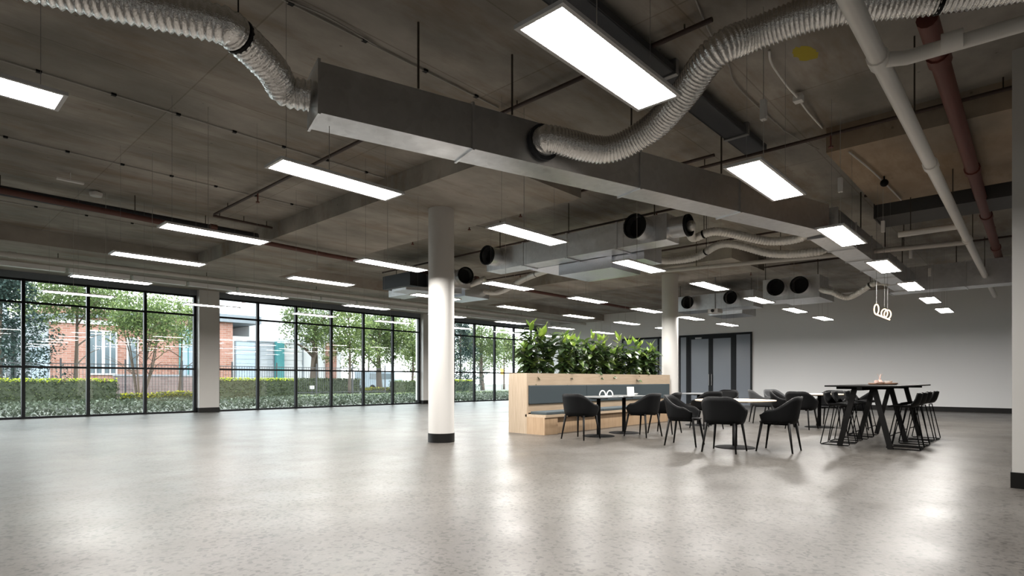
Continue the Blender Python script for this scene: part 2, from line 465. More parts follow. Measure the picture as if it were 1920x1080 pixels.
# ------------------------------------------------------------------ panel lights
cable_me = {}
def under(x, y):
    if 5.65 <= x <= 7.85 and 5.63 <= y <= 16.5: return BAND
    if 14.2 <= x <= 16.5 and 5.63 <= y <= 16.5: return BAND
    if 8.49 <= x <= 11.6 and y <= 2.1: return BAND
    if y >= 16.5: return BAND
    return SLAB
def under_light(x, y):
    "what a light's wires hang from: a duct or box where one passes overhead, else the concrete"
    q = Vector((x - 2.51, y - 4.56, 0)); d_ = Vector((7.44, -2.14, 0)).normalized()
    if -.05 < q.dot(d_) < 7.8 and -.03 < q.dot(Vector((-d_.y, d_.x, 0))) < .41: return 3.372
    for (x0, x1, y0, y1, z) in ((8.7, 9.25, 4.5, 8.8, 3.42), (9.2, 10.3, 5.2, 7.2, 3.2), (9.7, 10.35, 10.8, 13.75, 3.45), (10.3, 11.25, 11.05, 12.25, 3.3),
                                (8.9, 10.3, 10.8, 13.3, 3.4), (16.1, 17.05, 4.1, 5.6, 3.22), (17.0, 18.25, 4.25, 5.45, 3.3)):
        if x0 <= x <= x1 and y0 <= y <= y1: return z
    return under(x, y)
fr_ = MB()
HL, HW = .615, .158
LL, LW = .59, .134
z0, z1 = -.006, .016
for a in ((-HL, HL, -HW, -LW), (-HL, HL, LW, HW), (-HL, -LL, -LW, LW), (LL, HL, -LW, LW)):
    fr_.box(*a, z0, z1)
fr_.box(-LL, LL, -LW, LW, .006, z1)
frame_o = fr_.build('frame', 'light_frame'); frame_me = frame_o.data; bpy.data.objects.remove(frame_o)
o = MB().add([(-LL, -LW, 0), (LL, -LW, 0), (LL, LW, 0), (-LL, LW, 0)], [(3, 2, 1, 0)]).build('diffuser', 'panel_glow'); diff_me = o.data; bpy.data.objects.remove(o)
plug_o = MB().box(-.03, .03, -.025, .025, -.09, .09).build('plug', 'white_plastic', bevel=.006); plug_me = plug_o.data; bpy.data.objects.remove(plug_o)
def link(name, me, parent, loc=(0, 0, 0)):
    o = bpy.data.objects.new(name, me); col.objects.link(o); o.parent = parent; o.location = loc
    return o
def get_cable(h, r, mat):
    k = (round(h, 3), r, mat)
    if k not in cable_me:
        o = MB().tube([(0, 0, 0), (0, 0, h)], r, 5).build('cable', mat); cable_me[k] = o.data; bpy.data.objects.remove(o)
    return cable_me[k]
UX = [0.18, 2.80, 5.44, 8.14, 10.78, 13.42, 16.02, 18.65, 21.3]
ROWS = {1.83: ('row over the tall bar table', [1, 2, 3, 4, 5, 6, 7]), 4.69: ('row over the round dining tables', [0, 1, 2, 3, 4, 5, 6, 7]),
        7.53: ('row above the planter line', [1, 2, 3, 4, 5, 6, 7]), 9.70: ('row just behind the planter line', [1, 2, 3, 4, 5, 6, 7]),
        12.33: ('second row in from the windows', [1, 2, 3, 4, 5, 6, 7]), 14.92: ('row closest to the windows', [1, 2, 3, 4, 5, 6, 7])}
ORD = ['first', 'second', 'third', 'fourth', 'fifth', 'sixth', 'seventh', 'eighth', 'ninth']
for y, (rn, ids) in ROWS.items():
    for n, i in enumerate(ids):
        x = UX[i]
        t = empty('panel_light', (x, y, PANEL_Z))
        tag(t, 'white panel light, %s from the camera in the %s' % (ORD[n], rn), 'light', 'suspended panel lights')
        link('frame', frame_me, t); link('diffuser', diff_me, t)
        for sx in (-.5, .5):
            h = under_light(x + sx, y) - PANEL_Z - .033
            link('cable', get_cable(h, .0015, 'steel_wire'), t, (sx, 0, .03))
        h = under_light(x - .1, y) - PANEL_Z - .033
        link('power_cord', get_cable(h, .003, 'cable_grey'), t, (-.1, 0, .03))
        if y < 2: link('plug', plug_me, t, (-.1, 0, .62))

# ------------------------------------------------------------------ ductwork
def rect_duct(name, pts, w, z0, z1, label, flange=1.2, mat='galvanised', hangers=()):
    t = empty(name, (pts[0][0], pts[0][1], z0)); tag(t, label, 'duct')
    o3 = Vector((pts[0][0], pts[0][1], z0)); h = z1 - z0
    for a, b_ in zip(pts, pts[1:]):
        a = Vector((a[0], a[1], 0)); b_ = Vector((b_[0], b_[1], 0)); d = (b_ - a); L = d.length; d.normalize()
        ang = math.atan2(d.y, d.x)
        cuts = list(flange) + [L] if isinstance(flange, tuple) else [L * i / max(1, round(L / flange)) for i in range(max(1, round(L / flange)) + 1)]
        fl = MB()
        for (y0, y1, q0, q1) in ((-w / 2 - .018, w / 2 + .018, -.018, 0), (-w / 2 - .018, w / 2 + .018, h, h + .018), (-w / 2 - .018, -w / 2, 0, h), (w / 2, w / 2 + .018, 0, h)):
            fl.box(-.012, .012, y0, y1, q0, q1)
        flo = fl.build('flange', mat, t)
        for i in range(len(cuts) - 1):
            p = a + d * cuts[i] - Vector((o3.x, o3.y, 0))
            so = MB().box(0.004, cuts[i + 1] - cuts[i] - .004, -w / 2, w / 2, 0, h).build('duct_section', mat, t)
            so.location = p; so.rotation_euler = (0, 0, ang)
            fo = flo if i == 0 else link('flange', flo.data, t)
            fo.location = p + d * (.0 if i else .015); fo.rotation_euler = (0, 0, ang)
    for (hx, hy) in hangers:
        link('hanger_rod', get_cable(under(hx, hy) - z1, .011, 'rust_rod'), t, (hx - o3.x, hy - o3.y, h))
    return t
# main run: skewed first leg, then parallel to the windows
dirv = Vector((9.95 - 2.51, 2.42 - 4.56, 0)).normalized(); nrm = Vector((-dirv.y, dirv.x, 0))
DW, DZ0, DZ1 = .38, 3.39, 3.83
A = Vector((2.51, 4.56, 0)) + nrm * DW / 2
Bp = Vector((9.95, 2.42, 0)) + nrm * DW / 2
def along(s, off): return A + dirv * s + nrm * off
hang = [tuple(along(s, -DW / 2 - .01)[:2]) for s in (.92, 1.95, 3.6, 5.2)]
rect_duct('main_duct', [tuple(A[:2]), tuple(Bp[:2])], DW, DZ0, DZ1, 'long galvanised rectangular duct running skewed across the ceiling', (0, 1.5, 3.75, 5.6), hangers=hang)
rect_duct('straight_duct', [(10.12, 2.56), (17.6, 2.56)], .42, 3.38, 3.80, 'galvanised duct continuing over the bar table towards the far wall', 1.25, hangers=[(11.8, 2.36), (14, 2.36), (16, 2.36)])
rect_duct('cross_duct', [(17.9, 2.9), (17.9, -5.0)], .6, 3.35, 3.95, 'wide grey duct crossing below the ceiling near the far wall', 1.5, hangers=[(17.65, 1.5), (17.65, -1)])

rect_duct('dark_box', [(12.45, 2.2), (12.45, -6.0)], .9, 4.0, 4.33, 'dark box crossing just beyond the brown drop panel', 2.0, mat='dark_grey', hangers=[(12.1, 1.5), (12.1, -1.5)])  # dark box drawn across the dark band beyond the drop panel
ym = MB(); ry_ = random.Random(3)
n_ = 22
vs_ = [(.20 * math.cos(2 * PI * k / n_) * ry_.uniform(.6, 1.1), .09 * math.sin(2 * PI * k / n_) * ry_.uniform(.6, 1.2), z_) for z_ in (-.002, 0) for k in range(n_)]
ym.add(vs_, [tuple(reversed(range(n_))), tuple(range(n_, 2 * n_))] + [(k, (k + 1) % n_, n_ + (k + 1) % n_, n_ + k) for k in range(n_)])
yo = ym.build('paint_mark', 'yellow_paint', ceil); yo.location = (6.40, 1.78, SLAB); yo.rotation_euler = (0, 0, R(-10)); yo['label'] = 'yellow spray paint mark'

def flex(name, pts, r, label, mat='foil', straps=(), amp=.075, pitch=.05):
    path = resample(spline(pts, 24), pitch / 4)
    rs = [r * (1 + (amp, 0, -amp, 0)[i % 4] + rnd.uniform(-.012, .012)) for i in range(len(path))]
    t = empty(name, tuple(path[0])); tag(t, label, 'duct')
    inv = -path[0]
    MB().tube([p + inv for p in path], rs, 18).build('sleeve', mat, t, smooth=True)
    for f in straps:
        i = min(max(int(f * (len(path) - 1)), 1), len(path) - 2)
        p = path[i]; d = (path[i + 1] - path[i - 1]).normalized()
        MB().tube([p + inv - d * .018, p + inv + d * .018], r * 1.06, 18).build('strap', 'black_plastic', t)
        link('strap_wire', get_cable(max(.05, under(p.x, p.y) - p.z - r - .004), .006, 'black_plastic'), t, tuple(p + inv + Vector((0, 0, r))))
    return t
CA = math.cos(R(42.484)); SA = math.sin(R(42.484))
def px(x, y, z=None, d=None):
    "photo pixel at a height z -> point of the room"
    k = z - 1.1; d = k * 1081. / (712. - y); l = (x - 960) / 1081. * d
    return (CA * d + SA * l, SA * d - CA * l, z)
e0 = along(0, 0)
flex('flexible_duct', [tuple(e0 - dirv * .02 + Vector((0, 0, 3.60))), tuple(e0 - dirv * .22 + Vector((0, 0.02, 3.61))), px(508, 128, 3.66), px(440, 62, 3.70), px(410, 45, 3.70), px(300, 20, 3.72), px(170, -8, 3.74), px(20, -45, 3.75), px(-200, -90, 3.75)], .128,
     'ribbed silver flexible duct leaving the left end of the main duct', straps=(.305,))
cn = -nrm
c0 = along(2.33, -DW / 2)
flex('flexible_duct', [tuple(c0 + cn * .04 + Vector((0, 0, 3.62))), tuple(c0 + cn * .16 + Vector((0, 0, 3.61))), px(1135, 281, 3.55), px(1215, 245, 3.68), px(1275, 185, 3.82), px(1340, 100, 4.0), px(1420, 62, 4.12), px(1560, 16, 4.14), px(1760, -10, 4.10), px(1950, -40, 4.10)], .135,
     'crinkled silver flexible duct curving from the main duct to the upper right', straps=(.86,), pitch=.036, amp=.07)
# collar on the duct side
t = empty('duct_collar', tuple(c0 + Vector((0, 0, 3.62)))); tag(t, 'round black collar where the curved flexible duct meets the main duct', 'duct collar')
cn = -nrm
MB().tube([tuple(cn * .002), tuple(cn * .05)], .19, 28).build('flange', 'tray_dark', t)
MB().tube([tuple(cn * .05), tuple(cn * .12)], .15, 28).build('spigot', 'galvanised', t)

# air handling boxes with round openings
def spigots(t, boxes, mat='galvanised'):
    for (x, y, z, r, dx, dy) in boxes:
        d = Vector((dx, dy, 0)).normalized()
        s = empty('spigot', (x, y, z)); s.parent = t
        n = 24; m_ = MB(); ax = d; sy = Vector((0, 0, 1)); sx = ax.cross(sy)
        ring = lambda rr, q: [ax * q + sx * rr * math.cos(2 * PI * k / n) + sy * rr * math.sin(2 * PI * k / n) for k in range(n)]
        vs = ring(r, -.02) + ring(r, .30) + ring(r - .012, .30) + ring(r - .012, .10)
        fs = []
        for i in range(3):
            for k in range(n): fs.append((i * n + k, i * n + (k + 1) % n, (i + 1) * n + (k + 1) % n, (i + 1) * n + k))
        smooth_angle(m_.add(vs, fs).build('sleeve', mat, s), 50)
        MB().add(ring(r - .012, .12), [tuple(range(n))]).build('dark_inside', 'dark_hole', s)  # black disc: the shaded inside of the opening, put into the colour
        vs = ring(r + .012, .27) + ring(r + .012, .31) + ring(r - .014, .31) + ring(r - .014, .27)
        fs = [(i * n + k, i * n + (k + 1) % n, ((i + 1) % 4) * n + (k + 1) % n, ((i + 1) % 4) * n + k) for i in range(4) for k in range(n)]
        MB().add(vs, fs).build('rim', 'black_plastic', s)
def air_unit(label, box, spig, hang, mat='galvanised', extra=(), name='air_handling_unit'):
    x0, x1, y0, y1, z0, z1 = box
    t = empty(name, (0, 0, 0)); tag(t, label, 'air handler')
    MB().box(*box).build('casing', mat, t)
    for (b_, mm, nm) in extra: MB().box(*b_).build(nm, mm, t)
    spigots(t, spig)
    for (hx, hy) in hang:
        link('hanger_rod', get_cable(under(hx, hy) - z1, .01, 'rust_rod'), t, (hx, hy, z1))
    return t
def hull_prism(t, name, mat, a, b_):
    "loft between two rectangles given as four points each"
    m_ = MB(); m_.add(list(a) + list(b_), [(3, 2, 1, 0), (4, 5, 6, 7), (0, 1, 5, 4), (1, 2, 6, 5), (2, 3, 7, 6), (3, 0, 4, 7)])
    return m_.build(name, mat, t)
u1 = air_unit('galvanised plenum box with two black round openings above the dining tables', (8.75, 9.20, 4.55, 8.75, 3.42, 3.86),
              [(8.75, 8.45, 3.68, .19, -1, 0), (8.75, 4.98, 3.66, .195, -1, .0), (8.95, 4.55, 3.64, .17, 0, -1)], [(8.8, 4.8), (8.8, 6.6), (8.8, 8.4)],
              extra=[((9.2, 10.25, 5.9, 7.15, 3.20, 3.72), 'foil_sheet', 'fan_casing'), ((9.25, 9.9, 5.25, 5.9, 3.28, 3.66), 'foil_sheet', 'insulated_branch'),
                     ((8.74, 9.21, 6.6, 6.64, 3.40, 3.88), 'galvanised', 'flange'), ((8.74, 9.21, 5.5, 5.54, 3.40, 3.88), 'galvanised', 'flange'), ((8.74, 9.21, 7.7, 7.74, 3.40, 3.88), 'galvanised', 'flange')])
hull_prism(u1, 'transition', 'foil_sheet', [(9.2, 6.0, 3.44), (9.2, 7.9, 3.44), (9.2, 7.9, 3.41), (9.2, 6.0, 3.41)], [(10.2, 5.95, 3.24), (10.2, 7.1, 3.24), (10.2, 7.1, 3.19), (10.2, 5.95, 3.19)])
u2 = air_unit('dark grey air handling box half hidden behind the lone round column', (9.75, 10.3, 10.9, 13.7, 3.45, 3.88), [(9.98, 10.9, 3.72, .2, -.35, -1)], [(9.8, 11.2), (9.8, 13.4)],
              extra=[((9.2, 9.75, 12.0, 13.2, 3.55, 3.9), 'tray_dark', 'intake_box'), ((10.3, 11.2, 11.1, 12.2, 3.3, 3.75), 'foil_sheet', 'fan_casing')])
hull_prism(u2, 'transition', 'galvanised', [(9.0, 11.9, 3.4), (9.0, 12.5, 3.4), (9.0, 12.5, 3.46), (9.0, 11.9, 3.46)], [(10.0, 10.9, 3.3), (10.0, 12.1, 3.3), (10.0, 12.1, 3.46), (10.0, 10.9, 3.46)])
air_unit('grey fan box with a pair of round openings beside the ring pendant', (16.15, 17.0, 4.15, 5.55, 3.22, 3.80), [(16.15, 5.13, 3.53, .21, -1, 0), (16.15, 4.55, 3.53, .21, -1, 0)], [(16.2, 4.2), (16.2, 5.5)],
         extra=[((17.0, 18.2, 4.3, 5.4, 3.3, 3.7), 'galvanised', 'fan_casing')])
air_unit('grey fan box with two round openings near the far glazed door', (19.2, 20.1, 6.9, 9.6, 3.52, 4.05), [(19.2, 9.05, 3.79, .21, -1, 0), (19.2, 7.55, 3.82, .21, -1, 0)], [(19.3, 7), (19.3, 9.5)],
         extra=[((20.1, 21.4, 7.6, 8.8, 3.4, 3.9), 'galvanised', 'fan_casing')])

flex('flexible_duct', [(10.2, 10.3, 3.62), px(880, 538, 3.60), px(932, 548, 3.45), px(985, 522, 3.60), px(1030, 505, 3.62), px(1066, 490, 3.62)], .07, 'beige flexible duct sagging beside the lone round column', mat='foil_beige', straps=(.72,))
flex('flexible_duct', [(8.95, 4.22, 3.64), px(1300, 446, 3.60), px(1345, 434, 3.66), px(1440, 452, 3.52), px(1500, 446, 3.5), (10.25, 2.80, 3.58)], .07, 'upper of two grey flexible ducts sagging into the straight duct', mat='foil_beige', straps=(.33,))
flex('flexible_duct', [(9.92, 5.5, 3.45), px(1250, 489, 3.56), px(1305, 482, 3.60), px(1360, 457, 3.74), px(1450, 476, 3.45), px(1530, 472, 3.40), (11.55, 2.80, 3.52)], .07, 'lower of two grey flexible ducts sagging into the straight duct', mat='foil_beige', straps=(.45,))
flex('flexible_duct', [(16.2, 4.12, 3.40), px(1560, 548, 3.28), px(1592, 557, 3.15), px(1640, 531, 3.40), px(1665, 531, 3.42), (16.2, 2.80, 3.5)], .07, 'V shaped white flexible duct above the ring pendant', mat='foil_beige', straps=(.66,))

# ------------------------------------------------------------------ pipes, trays, conduits
def pipe(name, path, r, mat, label, cat='pipe', clips=(), drops=(), n=12, joints=()):
    path = [Vector(p) for p in path]
    t = empty(name, tuple(path[0])); tag(t, label, cat)
    inv = -path[0]
    smooth_angle(MB().tube([p + inv for p in path], r, n).build('run', mat, t), 50)
    L = path[-1] - path[0]
    for f in joints:
        p = path[0] + L * f; d = L.normalized()
        smooth_angle(MB().tube([p + inv - d * r * 1.2, p + inv + d * r * 1.2], r * 1.22, n).build('coupling', mat, t), 50)
    for f in clips:
        p = path[0] + L * f
        zt = under(p.x, p.y)
        MB().box(-.025, .025, -r - .012, r + .012, -r * .9, max(zt - p.z, r)).build('clip', 'black_plastic', t).location = p + inv
    for f in drops:
        p = path[0] + L * f
        link('hanger_rod', get_cable(max(.03, under(p.x, p.y) - p.z - r * .5), .008, 'rust_rod'), t, tuple(p + inv + Vector((0, 0, r * .5))))
    return t
def fr(n): return [(i + .5) / n for i in range(n)]
wp = pipe('drain_pipe', [(-1.5, .86, 3.48), (22.2, .98, 3.58)], .062, 'pvc', 'large white drain pipe running along the ceiling to the far wall', drops=(.2, .35, .5, .65, .8), joints=(.277, .4, .6))
pipe('drain_pipe', [px(1662, 112, 3.49), px(1700, 108, 3.49), (5.75, -6.9, 3.55)], .052, 'pvc', 'white branch pipe joining the large drain pipe near the top right', drops=(.4, .8), joints=(.05,))
pipe('drain_pipe', [(12.9, .94, 3.52), (12.9, 3.5, 3.62), (12.9, 7.2, 3.78)], .045, 'pvc_grey', 'pale pipe crossing under the straight duct to the drain pipe', drops=(.15, .5, .8))
pipe('drain_pipe', [(11.5, .90, 3.53), (11.5, 1.5, 3.53), (11.5, 1.75, 3.53)], .05, 'pvc', 'short white pipe stub off the drain pipe before the far wall', drops=(.8,))
pipe('fire_main', [(5.76, .68, 4.05), (21.0, .74, 4.03)], .078, 'red_pipe', 'thick red fire main pipe beside the white drain pipe', drops=(.1, .25, .4, .55, .7), joints=(.05, .3, .5, .72))
pipe('fire_main', [(-5, 12.1, 4.22), (7.0, 12.15, 3.98), (22, 12.2, 3.98)], .05, 'dull_red', 'dull red fire main running along the ceiling nearer the windows', drops=(.1, .2, .3), joints=(.35, .62))
pipe('dark_run', [(-5, 12.55, 4.20), (5.5, 12.55, 4.20)], .085, 'tray_dark', 'dark tube running beside the dull red fire main', 'conduit', drops=(.3, .6, .9))  # dark tube drawn as the dark strip beside the fire main
pipe('drain_pipe', [(-5.5, 17.3, 3.94), (24.5, 17.3, 3.98)], .06, 'pvc_grey', 'long grey pipe running parallel to the windows under the concrete band', drops=fr(9), joints=(.25, .5, .75))
def sprinkler(path, label, heads=()):
    t = pipe('sprinkler_pipe', path, .024, 'brown_pipe', label, drops=(.1, .5, .9), n=8)
    p0 = Vector(path[0])
    for f in heads:
        p = p0 + (Vector(path[-1]) - p0) * f - p0
        h = MB(); h.tube([p, p + Vector((0, 0, -.16))], .012, 6); h.lathe([(.03, 0), (.03, .012)], 10)
        k = MB().tube([p, p + Vector((0, 0, -.16))], .013, 6); k.tube([p + Vector((0, 0, -.16)), p + Vector((0, 0, -.175))], .032, 10)
        k.build('sprinkler_head', 'red_pipe', t)
sprinkler([(4.42, 12.0, 4.36), (4.40, 5.5, 4.36)], 'thin dark sprinkler pipe crossing before the concrete band', (.3,))
sprinkler([(7.98, 12.6, 4.28), (7.95, 3.4, 4.28)], 'thin dark sprinkler pipe along the far edge of the concrete band', (.25, .45, .6))
sprinkler([(10.1, 14.5, 4.30), (10.1, 3.2, 4.34)], 'thin dark sprinkler pipe above the silver plenum box', (.4, .8))
sprinkler([(5.15, 4.9, 4.38), (5.1, 2.2, 4.38)], 'thin dark sprinkler pipe above the curved flexible duct', ())
sprinkler([(8.40, 4.6, 4.32), (8.36, -4.0, 4.30)], 'dark sprinkler pipe along the brown drop panel edge', (.3,))
sprinkler([(13.2, 15.5, 4.32), (13.2, 3.0, 4.34)], 'dark sprinkler pipe crossing above the planter', (.3, .6))
sprinkler([(4.4, 12.0, 4.33), (5.6, 12.05, 4.33)], 'short dark sprinkler link joining the dull red main', ())
sprinkler([(17.2, 15.5, 4.34), (17.2, -3.0, 4.34)], 'distant dark sprinkler pipe near the far wall', (.5, .65))
sprinkler([(11.78, 2.3, 4.36), (11.78, -5.0, 4.36)], 'dark sprinkler pipe beyond the brown drop panel', (.3,))
sprinkler([(4.55, 1.55, 4.38), (4.55, -3.5, 4.38)], 'dark sprinkler pipe at the top right behind the drain pipe', ())
def conduit(path, label, n, r=.009, mat='cable_grey'):
    pipe('conduit', path, r, mat, label, 'conduit', clips=fr(n), n=6)
conduit([(-4, 4.9, SLAB - .015), (5.1, 4.9, SLAB - .015)], 'thin grey conduit with black clips above the long skewed duct', 12)
conduit([(-4, 8.0, SLAB - .015), (5.6, 8.0, SLAB - .015)], 'thin grey conduit with black clips over the middle of the floor', 14)
conduit([(-4, 10.5, SLAB - .015), (5.6, 10.5, SLAB - .015)], 'thin grey conduit with black clips before the dull red main', 14)
conduit([(-4, 14.3, SLAB - .015), (5.6, 14.3, SLAB - .015)], 'thin grey conduit with black clips closest to the windows', 12)
conduit([(8.0, 9.0, SLAB - .015), (14.1, 9.0, SLAB - .015)], 'thin grey conduit above the planter', 8)
# suspended dark tray along the first row of lights
t = empty('dark_run', (-4, 2.95, 4.30)); tag(t, 'wide dark cable tray under the ceiling beside the nearest panel lights', 'cable tray')
MB().box(0, 12.3, -.14, .14, 0, .015).build('tray_floor', 'tray_dark', t)
for s in (-1, 1): MB().box(0, 12.3, s * .14 - .008, s * .14 + .008, 0, .07).build('tray_side', 'tray_dark', t)
for x in (1.5, 4.2, 6.9, 9.6, 11.6): MB().box(x - .03, x + .03, -.16, .16, -.015, .146).build('bracket', 'steel_wire', t)
# loose cables and junction boxes
def cable(pts, r, label, mat='cable_grey', box_at=None):
    path = spline(pts, 8); t = empty('loose_cable', tuple(path[0])); tag(t, label, 'cable')
    MB().tube([p - path[0] for p in path], r, 6).build('sheath', mat, t, smooth=True)
    if box_at is not None:
        p = path[int(box_at * (len(path) - 1))] - path[0]
        MB().box(p.x - .05, p.x + .05, p.y - .05, p.y + .05, p.z - .04, p.z + .04).build('junction_box', 'white_plastic', t, bevel=.008)
cable([px(1442, 95, 4.43), px(1447, 120, 4.40), px(1475, 160, 4.36), px(1497, 185, 4.36), px(1515, 210, 4.38), px(1542, 240, 4.43)], .013, 'white looped cable with a junction box on the slab at upper right', 'pvc', .62)
cable([px(1302, -5, 4.44), px(1330, 60, 4.42), px(1365, 120, 4.42), px(1385, 165, 4.42), px(1470, 245, 4.43)], .008, 'thin loose cable trailing over the curved flexible duct')
cable([px(1592, 285, 4.09), px(1640, 325, 4.085), px(1690, 375, 4.09)], .012, 'pale conduit crossing the brown drop panel', 'pvc_grey')
cable([px(1470, 245, 4.43), px(1510, 268, 4.40), px(1535, 280, 4.38)], .007, 'thin loose cable sagging towards the brown drop panel')
cable([px(540, 0, 4.44), px(620, 35, 4.42), px(705, 85, 4.43)], .008, 'loose cable beside the black clipped conduit above the duct')
# small ceiling fittings
def sphere_thing(name, c, r, mat, label, cat):
    t = empty(name, tuple(c)); tag(t, label, cat)
    prof = [(r * math.sin(PI * i / 10) + .001, -r * math.cos(PI * i / 10)) for i in range(11)]
    smooth_angle(MB().lathe(prof, 16).build('body', mat, t))
    link('stem', get_cable(max(.02, under(c[0], c[1]) - c[2] - r * .8), .012, mat), t, (0, 0, r * .8))
sphere_thing('ceiling_speaker', px(1658, 343, 4.02), .055, 'black_plastic', 'small black ball fitting under the brown drop panel', 'fitting')
t = empty('emergency_light', px(132, 341, 4.30)); tag(t, 'small white emergency light hung at the left of the ceiling', 'light')
MB().box(-.18, .18, -.035, .035, 0, .03).build('body', 'white_plastic', t, bevel=.005)
MB().tube([(0, 0, .03), (0, 0, .15)], .008, 6).build('stem', 'white_plastic', t)
t = empty('smoke_detector', px(180, 368, 4.36)); tag(t, 'flat white detector on the ceiling by the dull red main', 'detector')
MB().lathe([(.09, 0), (.10, .03), (.10, .06)], 18).build('body', 'white_plastic', t)
MB().tube([(0, 0, .06), (0, 0, .09)], .03, 8).build('base', 'white_plastic', t)
t = empty('projector', (18.2, 7.75, 3.25)); tag(t, 'small white projector hanging near the far glazed door', 'projector')
MB().box(-.2, .2, -.17, .17, 0, .13).build('body', 'white_plastic', t, bevel=.015)
MB().tube([(-.2, 0, .065), (-.24, 0, .065)], .05, 14).build('lens', 'dark_hole', t)
MB().tube([(0, 0, .13), (0, 0, SLAB - 3.25)], .02, 8).build('pole', 'steel_wire', t)
# pale slot diffusers along the window band
t = empty('slot_diffuser', (-5.5, 19.4, 3.998)); tag(t, 'long pale slot diffuser running above the windows', 'diffuser')
sg = MB().box(0, 1.40, -.09, .09, 0, .12).build('diffuser_section', 'blind_white', t)
for i in range(20):
    o = sg if i == 0 else link('diffuser_section', sg.data, t)
    o.location.x = i * 1.485

# ------------------------------------------------------------------ ring pendant over the bar table
t = empty('ring_pendant', (12.62, 2.16, 2.27)); tag(t, 'glowing warm ring pendant hanging over the tall bar table', 'pendant light')
MB().tube([(-.62, 0, 0), (.62, 0, 0)], .013, 8).build('light_bar', 'ring_glow', t)
def loop(cx, ry, rz):
    n = 28
    pts = [(cx, ry * math.cos(2 * PI * i / n), rz + rz * math.sin(2 * PI * i / n)) for i in range(n + 1)]
    return pts
for cx, ry, rz in ((-.60, .035, .09), (.12, .05, .08), (.42, .055, .085)):
    MB().tube(loop(cx, ry, rz), .010, 8, caps=False).build('ring', 'ring_glow', t)
for cx in (-.6, .12, .42):
    link('cable', get_cable(SLAB - 2.27 - .2, .003, 'steel_wire'), t, (cx, 0, .2))

# ------------------------------------------------------------------ banquette with planter
t = empty('banquette', (8.85, 7.20, 0)); tag(t, 'oak banquette bench with teal upholstery and a planter box back', 'bench')
BL = 6.15
MB().box(0, .05, .50, 1.0, 0, 1.235).build('end_panel', 'oak_side', t)
MB().box(BL - .05, BL, .50, 1.0, 0, 1.235).build('end_panel', 'oak_side', t)
MB().box(.05, BL - .05, .50, .54, .985, 1.235).build('front_board', 'oak', t)
MB().box(.05, BL - .05, .96, 1.0, 0, 1.235).build('back_board', 'oak', t)
MB().box(.05, BL - .05, .54, .60, .42, .985).build('back_frame', 'oak', t)
MB().box(.05, BL - .05, .54, .96, 1.08, 1.12).build('soil_bed', 'soil', t)
for i in range(3):
    a = .06 + i * (BL - .12) / 3
    MB().box(a + .005, a + (BL - .12) / 3 - .005, .47, .545, .60, .98).build('back_cushion', 'teal_fabric', t, bevel=.012)
    MB().box(a + .005, a + (BL - .12) / 3 - .005, .03, .46, .395, .455).build('seat_cushion', 'teal_fabric', t, bevel=.015)
MB().box(0, BL, 0.0, .54, .345, .395).build('seat_board', 'oak', t)
MB().box(0, .42, .03, .50, 0, .345).build('seat_plinth', 'oak_base', t)
MB().box(.42, BL - .02, .12, .50, 0, .345).build('seat_base', 'oak_base', t)

# planter foliage
def leaf_mesh(name, L, W, curl, mat):
    n = 6; vs = []; fs = []
    for i in range(n + 1):
        s = i / n
        w = W * (math.sin(PI * min(1, s ** .75 * 1.0)) ** .8 * .5 + .02) if i < n else .004
        z = -curl * L * s * s
        vs += [(L * s, -w, z + .22 * w), (L * s, 0, z), (L * s, w, z + .22 * w)]
    for i in range(n):
        for k in range(2):
            a = i * 3 + k
            fs.append((a, a + 1, a + 4, a + 3))
    o = MB().add(vs, fs).build(name, mat, smooth=True); me = o.data; bpy.data.objects.remove(o)
    return me
LEAF = [leaf_mesh('leaf', .20, .10, .25, 'plant_leaf'), leaf_mesh('leaf', .25, .12, .45, 'plant_leaf'), leaf_mesh('leaf', .17, .085, .1, 'plant_leaf')]
YOUNG = leaf_mesh('leaf', .19, .075, -.15, 'plant_leaf_young')
PL = ['leafy green planter shrub at the window end of the banquette'] + ['leafy green planter shrub, %s from the window end' % ORD[i] for i in range(1, 9)] + ['leafy green planter shrub beside the far round column']
NPL = 10
for i in range(NPL):
    x = 8.85 + .36 + i * (BL - .95) / (NPL - 1); y = 7.95 + rnd.uniform(-.03, .03)
    H_ = rnd.choice((1.08, .98, 1.05, .94, 1.0)) if i else 1.14
    t = empty('planter_shrub', (x, y, 1.12)); tag(t, PL[i], 'plant', 'shrubs in the banquette planter')
    for k in range(6):
        a = rnd.uniform(0, 2 * PI); sp = rnd.uniform(.08, .26) * (1.2 if k else .3)
        top = Vector((math.cos(a) * sp * 1.15, math.sin(a) * sp * .8, H_ * (rnd.uniform(.55, 1.0) if k else 1.0)))
        pth = [Vector((0, 0, 0)) + Vector((math.cos(a), math.sin(a), 0)) * .03, top * .5 + Vector((rnd.uniform(-.04, .04), rnd.uniform(-.04, .04), 0)), top]
        MB().tube(spline(pth, 4), .009, 5).build('stem', 'stem_green', t)
        nl = 32
        for j in range(nl):
            s = (j + rnd.random()) / nl
            p = pth[0].lerp(pth[1], s * 2) if s < .5 else pth[1].lerp(pth[2], s * 2 - 1)
            young = s > .88 and k < 4
            o = link('leaf', YOUNG if young else rnd.choice(LEAF), t, tuple(p))
            yaw = j * 2.4 + rnd.uniform(-.4, .4)
            pit = R(rnd.uniform(-60, -25)) if young else R(rnd.uniform(-45, 30))
            o.rotation_euler = (rnd.uniform(-.5, .5), pit, yaw)
            sc_ = rnd.uniform(.8, 1.25); o.scale = (sc_,) * 3

